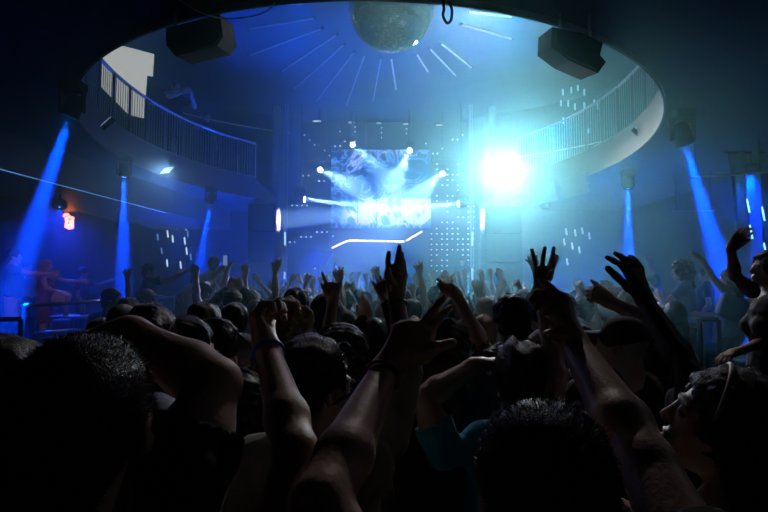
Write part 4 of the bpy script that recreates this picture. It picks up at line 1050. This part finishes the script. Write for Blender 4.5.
def armchair(x, y, z, rz, label):
    o = empty('lounge_chair', (x, y, z), label, 'chair', rz=rz)
    b = MB(); b.box((0,0,.42), (.5,.5,.12), bevel=.04); b.build('seat', M['leather'], o, True)
    b = MB(); t = np.linspace(0, math.pi, 16); b.tube([(.3*math.cos(a), -.3*math.sin(a), .72+.05*math.sin(a)) for a in t], .022, 8); b.build('arm_hoop', M['metal'], o, True)
    b = MB(); b.box((0,-.27,.62), (.44,.07,.34), bevel=.03); b.build('backrest', M['leather'], o, True)
    for q in (-1, 1):
        for t in (-1, 1): b = MB(); b.tube([(q*.2,t*.2,.37), (q*.26,t*.24,0)], .014, 8); b.build('leg', M['metal'], o)
        b = MB(); b.tube([(q*.3,0,.72), (q*.24,.2,.45)], .018, 8); b.build('arm_support', M['metal'], o)
armchair(3.0, 3.9, .4, R(70), 'chair with a curved chrome arm hoop behind the woman on the right platform')
armchair(-4.75, 5.9, .65, R(-30), 'chair with a curved chrome arm hoop beside the left end post')
def table(x, y, z, label, r=.3, h=.72):
    o = empty('cocktail_table', (x, y, z), label, 'table')
    b = MB(); b.lathe([(r,0), (r+.01,.015), (r,.03)], (0,0,h-.03), 28); b.build('top', M['pale'], o)
    b = MB(); b.tube([(0,0,.03), (0,0,h-.03)], .025); b.build('column', M['metal'], o); b = MB(); b.lathe([(.2,0), (.2,.015), (.04,.03)], (0,0,0), 24); b.build('foot', M['metal'], o)
table(3.75, 5.1, .4, 'small round pale table behind the thick dark post in the right lounge')
table(-4.9, 8.1, .65, 'small round pale table in the left lounge beside the woman in red')
def bottle(x, y, z, label, m, h=.3):
    o = empty('bottle', (x, y, z), label, 'bottle')
    b = MB(); b.lathe([(.036,0), (.038,.02), (.038,h*.6), (.015,h*.78), (.014,h*.96)], (0,0,0), 16); b.build('body', m, o, True)
    b = MB(); b.lathe([(.016,h*.95), (.016,h)], (0,0,0), 12); b.build('cap', M['metal'], o)
glassm = mat('bottle_glass', (.3,.5,.7), .1, spec=.8)
bottle(-4.98, 8.05, 1.37, 'tall pale bottle on the table in the left lounge, left one', glassm); bottle(-4.8, 8.2, 1.37, 'tall pale bottle on the table in the left lounge, right one', glassm, .26)
bottle(3.7, 5.05, 1.12, 'pale bottle on the round table in the right lounge', glassm)

# ---- people in the lounges and at the sides
def phone(loc, rz, label, lit=.6):
    o = empty('phone', loc, label, 'phone', rz=rz)
    b = MB(); b.box((0,0,0), (.075,.009,.15), bevel=.003); b.build('case', M['black'], o)
    b = MB(); b.box((0,-.0055,0), (.068,.002,.14)); b.build('phone_screen', SCR, o)
    return o
SCR = emit('phone_glow', (.3,.5,1), .4)
def bag(rt, p, sz, m, strap_to=None):
    b = MB(); b.box(p, sz, bevel=min(sz)*.3, rot=Euler((0,R(20),0)).to_matrix()); o = b.build('handbag', m, rt, True)
    if strap_to: b = MB(); b.tube([p, strap_to], .008, 6); b.build('strap', m, o)
near('man in dark top and white shorts at the left edge of the lounge', (15,250,8.6), z0=.65, res=.011, yaw=R(-70), hair='short', hcol='brown', top=('tee','blue'), legs='short_white',
     armR=dict(t=(.1,.55,1.35), curl=(.6,.6,.6,.6)), armL=dict(t=(-.1,.5,1.3)))
g = near('blonde woman in red holding a pale handbag in the left lounge', (47,260,8.9), z0=.65, res=.010, yaw=R(-75), female=True, hair='long', hcol='fair', top=('tank','red'), legs='short_red', armR=dict(t=(.15,.3,1.15)), armL=dict(t=(-.1,.55,1.35)))
bag(g[0], Vector((.35,-.12,.98)), (.3,.1,.22), C('white'), Vector((.1,-.1,1.2)))
near('person in a dark top holding an arm out right behind the woman in red', (84,268,10.2), z0=.65, res=.011, yaw=R(-80), hair='short', hcol='dark', top=('tee','brownc'), armL=dict(t=(-.1,.5,1.45)), skn='tan')
near('person in white top standing farther back in the left lounge', (28,262,11.6), z0=.65, res=.012, yaw=R(-100), hair='short', hcol='brown', top=('tee','white'))
p = near('man in dark shirt filming with a raised phone, left of the tube cluster', (150,264,8.2), z0=.5, res=.009, yaw=R(-70), hair='short', hcol='dark', top=('tee','navy'), armR=dict(t=(.12,.52,1.62), pole=(.3,-.2,-1), curl=(.8,.8,.8,.8)), armL=dict(t=(-.08,.5,1.6), pole=(-.3,-.2,-1), curl=(.8,.8,.8,.8)))
i = p[1]['arms'][1]; phone(p[1]['org']+i[2]+Vector((.05,0,.12)), R(-75), 'phone held up by the man in the dark shirt at the left')
s = near('man in sunglasses and pale blue shirt with a raised forearm at the left', (113,290,6.4), res=.008, yaw=R(-60), hyaw=R(-75), hair='short', hcol='dark', top=('tee','blue'), armR=dict(t=(.18,.42,1.5), pole=(.6,.1,-1), curl=(.5,.9,1,1)))
shades(s, .0)
near('man in a pale cap facing right, arms held forward, at the left', (147,289,5.9), res=.008, yaw=R(-60), hyaw=R(-75), hair='cap', hcol='white', top=('tee','black'), armR=dict(t=(.12,.45,1.4), pole=(.5,0,-1)))
near('bald man with lit crown low at the left beside the buttoned sofa', (103,318,3.7), res=.008, yaw=R(-50), hyaw=R(-70), hair='crop', hcol='grey', top=('tee','blue'))
near('blonde woman with a raised arm left of the steel rail post', (184,292,6.6), res=.009, yaw=R(-20), hyaw=R(30), female=True, hair='long', hcol='fair', top=('tank','black'), armR=dict(t=(.22,.3,1.75)))
near('man in white shirt seen from behind, raised above the crowd at the left', (214,258,9.0), z0=.5, res=.009, yaw=R(-5), hair='short', hcol='brown', top=('tee','white'), armL=dict(t=(-.2,.3,1.3)), armR=dict(t=(.2,.3,1.3)))
p = near('person in black holding a phone overhead below the man in white', (204,284,6.8), res=.009, yaw=R(-25), hair='mop', hcol='brown', top=('tee','black'), armR=dict(t=(.12,.3,1.98), pole=(1,0,0), curl=(.7,.7,.7,.7)), armL=dict(t=(-.02,.32,1.95), pole=(-1,0,.2), curl=(.7,.7,.7,.7)))
phone(p[1]['org']+p[1]['arms'][1][2]+Vector((-.04,.04,.13)), R(-20), 'phone held overhead below the man in white')
near('person facing left with hands clasped at the chin near the phone holder', (208,302,5.4), res=.009, yaw=R(40), female=True, hair='short', hcol='brown', top=('tank','blue'), armR=dict(t=(.2,.3,1.6)), armL=dict(t=(-.05,.25,1.45)))
near('person with a pale face among dark figures left of the beam', (196,272,9.6), z0=.5, res=.011, yaw=R(-160), female=True, hair='long', hcol='fair', top=('tank','pink'))
# right platform
g = near('woman in black with long hair on the right platform, one arm raised and bent', (768,252,3.15), z0=.4, res=.006, yaw=R(82), hyaw=R(78), hpitch=R(6), female=True, hair='long', hcol='brown', top=('tee','black'), strands=1500, skn='pale',
     armL=dict(s=P(752,291,3.1), e=P(735,276,2.95), w=P(731,248,2.95), tip=P(743,231,2.95), n=(0,-1,0), sleeve=.3, curl=(.3,.3,.35,.4), g=.95),
     armR=dict(s=P(772,312,3.3), e=P(765,342,3.1), w=P(736,352,2.98), tip=P(723,357,2.95), n=(0,0,-1), sleeve=.25, curl=(.5,.5,.5,.5), g=.95))
near('person in pale blue light bending forward with a bottle on the right platform', (681,262,6.6), z0=.4, res=.009, yaw=R(60), hair='curly', hcol='brown', top=('tee','blue'), armL=dict(t=(-.1,.42,1.15)), armR=dict(t=(.1,.4,1.2)), lean=(-.1,-.05))
g = near('woman with a handbag on the right platform, long arm stretched up to the left', (729,270,5.6), z0=.4, res=.009, yaw=R(50), female=True, hair='long', hcol='dark', top=('tank','blue'), legs='short_navy', armL=dict(w=P(700,258,5.4), tip=P(690,249,5.4)), armR=dict(t=(.1,.3,1.2)))
bag(g[0], Vector((-.1,-.22,1.2)), (.34,.12,.26), C('blue'), Vector((.05,0,1.4)))
near('person in dark clothes at the back of the right lounge under the beam', (705,268,8.8), z0=.4, res=.012, yaw=R(60), hair='short', top=('tee','navy'))
near('person with both arms raised at the back of the right lounge', (652,275,8.5), z0=.4, res=.012, yaw=R(30), hair='short', top=('tee','blue'), armL=dict(t=(-.25,.2,1.9)), armR=dict(t=(.25,.2,1.95)))
# bright cluster under the right vertical beam
near('woman with fair hair in the bright blue cluster right of centre', (603,281,6.6), z0=.0, H=1.8, res=.009, yaw=R(60), female=True, hair='long', hcol='fair', top=('tank','white'), armR=dict(t=(.2,.4,1.5)))
near('person in white shirt in the bright blue cluster, left of the beam foot', (618,289,5.9), res=.009, yaw=R(30), hair='short', hcol='grey', top=('tee','white'), armL=dict(t=(-.15,.4,1.7)))
near('person in shiny white top with both arms bent in the bright blue cluster', (640,287,6.2), res=.009, yaw=R(-30), hair='short', hcol='fair', top=('long','white'), armR=dict(t=(.2,.4,1.6)), armL=dict(t=(-.2,.4,1.55)))
near('person in pale jacket with a phone in the bright blue cluster', (629,293,5.0), res=.009, yaw=R(10), hair='mop', hcol='fair', top=('long','white'), armR=dict(t=(.1,.35,1.7)))
near('person in grey top at the left end of the bright blue cluster', (588,290,6.3), res=.009, yaw=R(20), hair='short', hcol='fair', top=('tee','grey'), armR=dict(t=(.25,.35,1.75)))
# upstairs and on stage
near('person leaning over the upper left balcony rail with pale forearms, holding a phone', (176,82,12.6), z0=Z1, res=.011, yaw=R(-120), hair='short', top=('tee','black'), armR=dict(t=(.12,.35,1.42)), armL=dict(t=(-.12,.35,1.38)), skn='pale')
near('second person on the upper left balcony farther along the rail', (207,112,14.2), z0=Z1, res=.012, yaw=R(-130), hair='short', top=('tee','charcoal'), armR=dict(t=(.2,.3,1.2)))
near('disc jockey in dark top standing behind the DJ desk, head lit blue', (336,263,17.2), z0=1.0, H=1.7, res=.011, yaw=R(180), hair='cap', hcol='navy', top=('tee','black'), armR=dict(t=(.2,.35,1.1)), armL=dict(t=(-.2,.35,1.1)))
near('second performer in dark clothes standing on the stage right of centre', (462,258,17.4), z0=1.0, res=.011, yaw=R(170), hair='short', top=('tee','charcoal'))

# ---- the distant crowd: figures of a few sorts, each one its own object
protos = []
def proto(label, **k):
    r = person(label, xy=(0,0), res=.0135, **k)[0]; r['group'] = label[:60]; protos.append([r, 0]); return r
up = lambda x, z=1.95, f=.22, **k: dict(t=(x, f, z), **k)
proto('distant clubber in dark t-shirt with short dark hair, both arms thrown high', H=1.74, top=('tee','charcoal'), armL=up(-.3), armR=up(.28, 2.0))
proto('distant clubber in grey t-shirt with short brown hair, right arm high with open hand', H=1.73, hcol='brown', top=('tee','grey'), armR=up(.2, 2.02, spread=.3), skn='tan')
proto('distant clubber with long fair hair and bare shoulders, left arm high', H=1.66, female=True, hair='long', hcol='fair', top=('tank','black'), armL=up(-.2, 1.98, spread=.3))
proto('distant clubber in black with short dark hair, arms down, facing the stage', H=1.76, top=('tee','black'))
proto('distant clubber with cropped grey hair in grey t-shirt, arms down, facing the stage', H=1.72, hair='crop', hcol='grey', top=('tee','grey'))
proto('distant clubber with long dark hair in pale top, arms down, facing the stage', H=1.65, female=True, hair='long', top=('tank','white'))
proto('distant clubber with shaggy brown hair in olive t-shirt, right fist raised', H=1.75, hair='mop', hcol='brown', top=('tee','olive'), armR=up(.25, 1.85, curl=(1.3,)*4, spread=0))
proto('distant clubber in a pale cap and navy t-shirt, left hand raised beside the head', H=1.74, hair='cap', hcol='white', top=('tee','navy'), armL=up(-.3, 1.72))
proto('distant clubber with hair in a bun and bare arms, both hands waving overhead', H=1.64, female=True, hair='bun', hcol='brown', top=('tank','blue'), armL=up(-.12, 1.98, spread=.3), armR=up(.25, 1.92, spread=.3))
proto('distant clubber in white t-shirt with short fair hair, arms down, facing the stage', H=1.74, hcol='fair', top=('tee','white'))
proto('distant clubber in dark long sleeves with both hands holding a phone up', H=1.75, hcol='dark', top=('long','charcoal'), armL=up(-.05, 1.78, .35, curl=(.8,)*4), armR=up(.07, 1.78, .35, curl=(.8,)*4))
proto('distant clubber with curly hair in red top, one arm bent above the head', H=1.68, female=True, hair='curly', hcol='brown', top=('tee','red'), armR=dict(t=(.1,.1,1.92), pole=(1,0,.3)))
rs = random.Random(5); places = []
Y = 3.0
def blocked(x, y):
    if x < -4.1 and y > 5.0: return True
    if x < -2.6 and y > 7.2 and y < 12.6: return True
    if x > 1.75 and 2.2 < y < 4.7: return True
    if x > 3.0 and 4 < y < 13: return True
    if abs(x) > 4.7: return True
    if y < 9 and (x < -.54*y or x > .57*y): return True
    return any((x-a)**2+(y-b)**2 < .40**2 for a, b in TAKEN)
while Y < 15.3:
    x = -.78*Y-.3+rs.random()*.5
    while x < .78*Y+.3:
        xx, yy = x+rs.uniform(-.08,.08), Y+rs.uniform(-.1,.1)
        if not blocked(xx, yy): places.append((xx, yy))
        x += .5+.012*Y+rs.uniform(0,.2)
    Y += .46+.018*Y
first = {}
for n_, (x, y) in enumerate(places):
    k = rs.choice([0,0,1,1,2,3,3,4,4,5,6,6,7,8,8,9,10,10,11]); 
    if y < 4.6: k = rs.choice([3,4,9,3,5,3,4])
    r, used = protos[k]
    o = r if not used else copy_tree(r); protos[k][1] = used+1
    q = rs.uniform(.965, 1.03); o.scale = (q, q, q) ; o.location = (x, y, 0); o.rotation_euler = (0, 0, rs.uniform(-.45,.45))
for r, used in protos:
    if not used:
        for c in list(r.children_recursive): bpy.data.objects.remove(c)
        bpy.data.objects.remove(r)
print('people placed', len(places))
HAZE = .06
# ------------------------------------------------------------------ haze
b = MB(); b.box((0, 11.35, 4), (16.0, 15.3, 7.9))
hz = bpy.data.materials.new('stage_haze'); hz.use_nodes = True; nt = hz.node_tree; nt.nodes.remove(nt.nodes['Principled BSDF'])
v = nt.nodes.new('ShaderNodeVolumeScatter'); v.inputs['Color'].default_value = (.34,.87,1,1); v.inputs['Density'].default_value = HAZE; v.inputs['Anisotropy'].default_value = .73
nt.links.new(v.outputs[0], nt.nodes['Material Output'].inputs['Volume'])
o = b.build('haze', hz); tag(o, 'thin smoke haze filling the club room', 'haze', kind='stuff')
w = bpy.data.worlds.new('world'); scene.world = w; w.use_nodes = True; w.node_tree.nodes['Background'].inputs[0].default_value = (0,0,0,1)
vs = scene.view_settings; vs.view_transform = 'Standard'; vs.look = 'None'; vs.gamma = 1; vs.use_curve_mapping = False; vs.exposure = -.2
cy = scene.cycles; cy.max_bounces = 4; cy.diffuse_bounces = 2; cy.glossy_bounces = 3; cy.transmission_bounces = 2; cy.volume_bounces = 0
cy.caustics_reflective = False; cy.caustics_refractive = False; cy.sample_clamp_indirect = 3; cy.use_denoising = True
try: cy.denoiser = 'OPENIMAGEDENOISE'
except Exception: pass
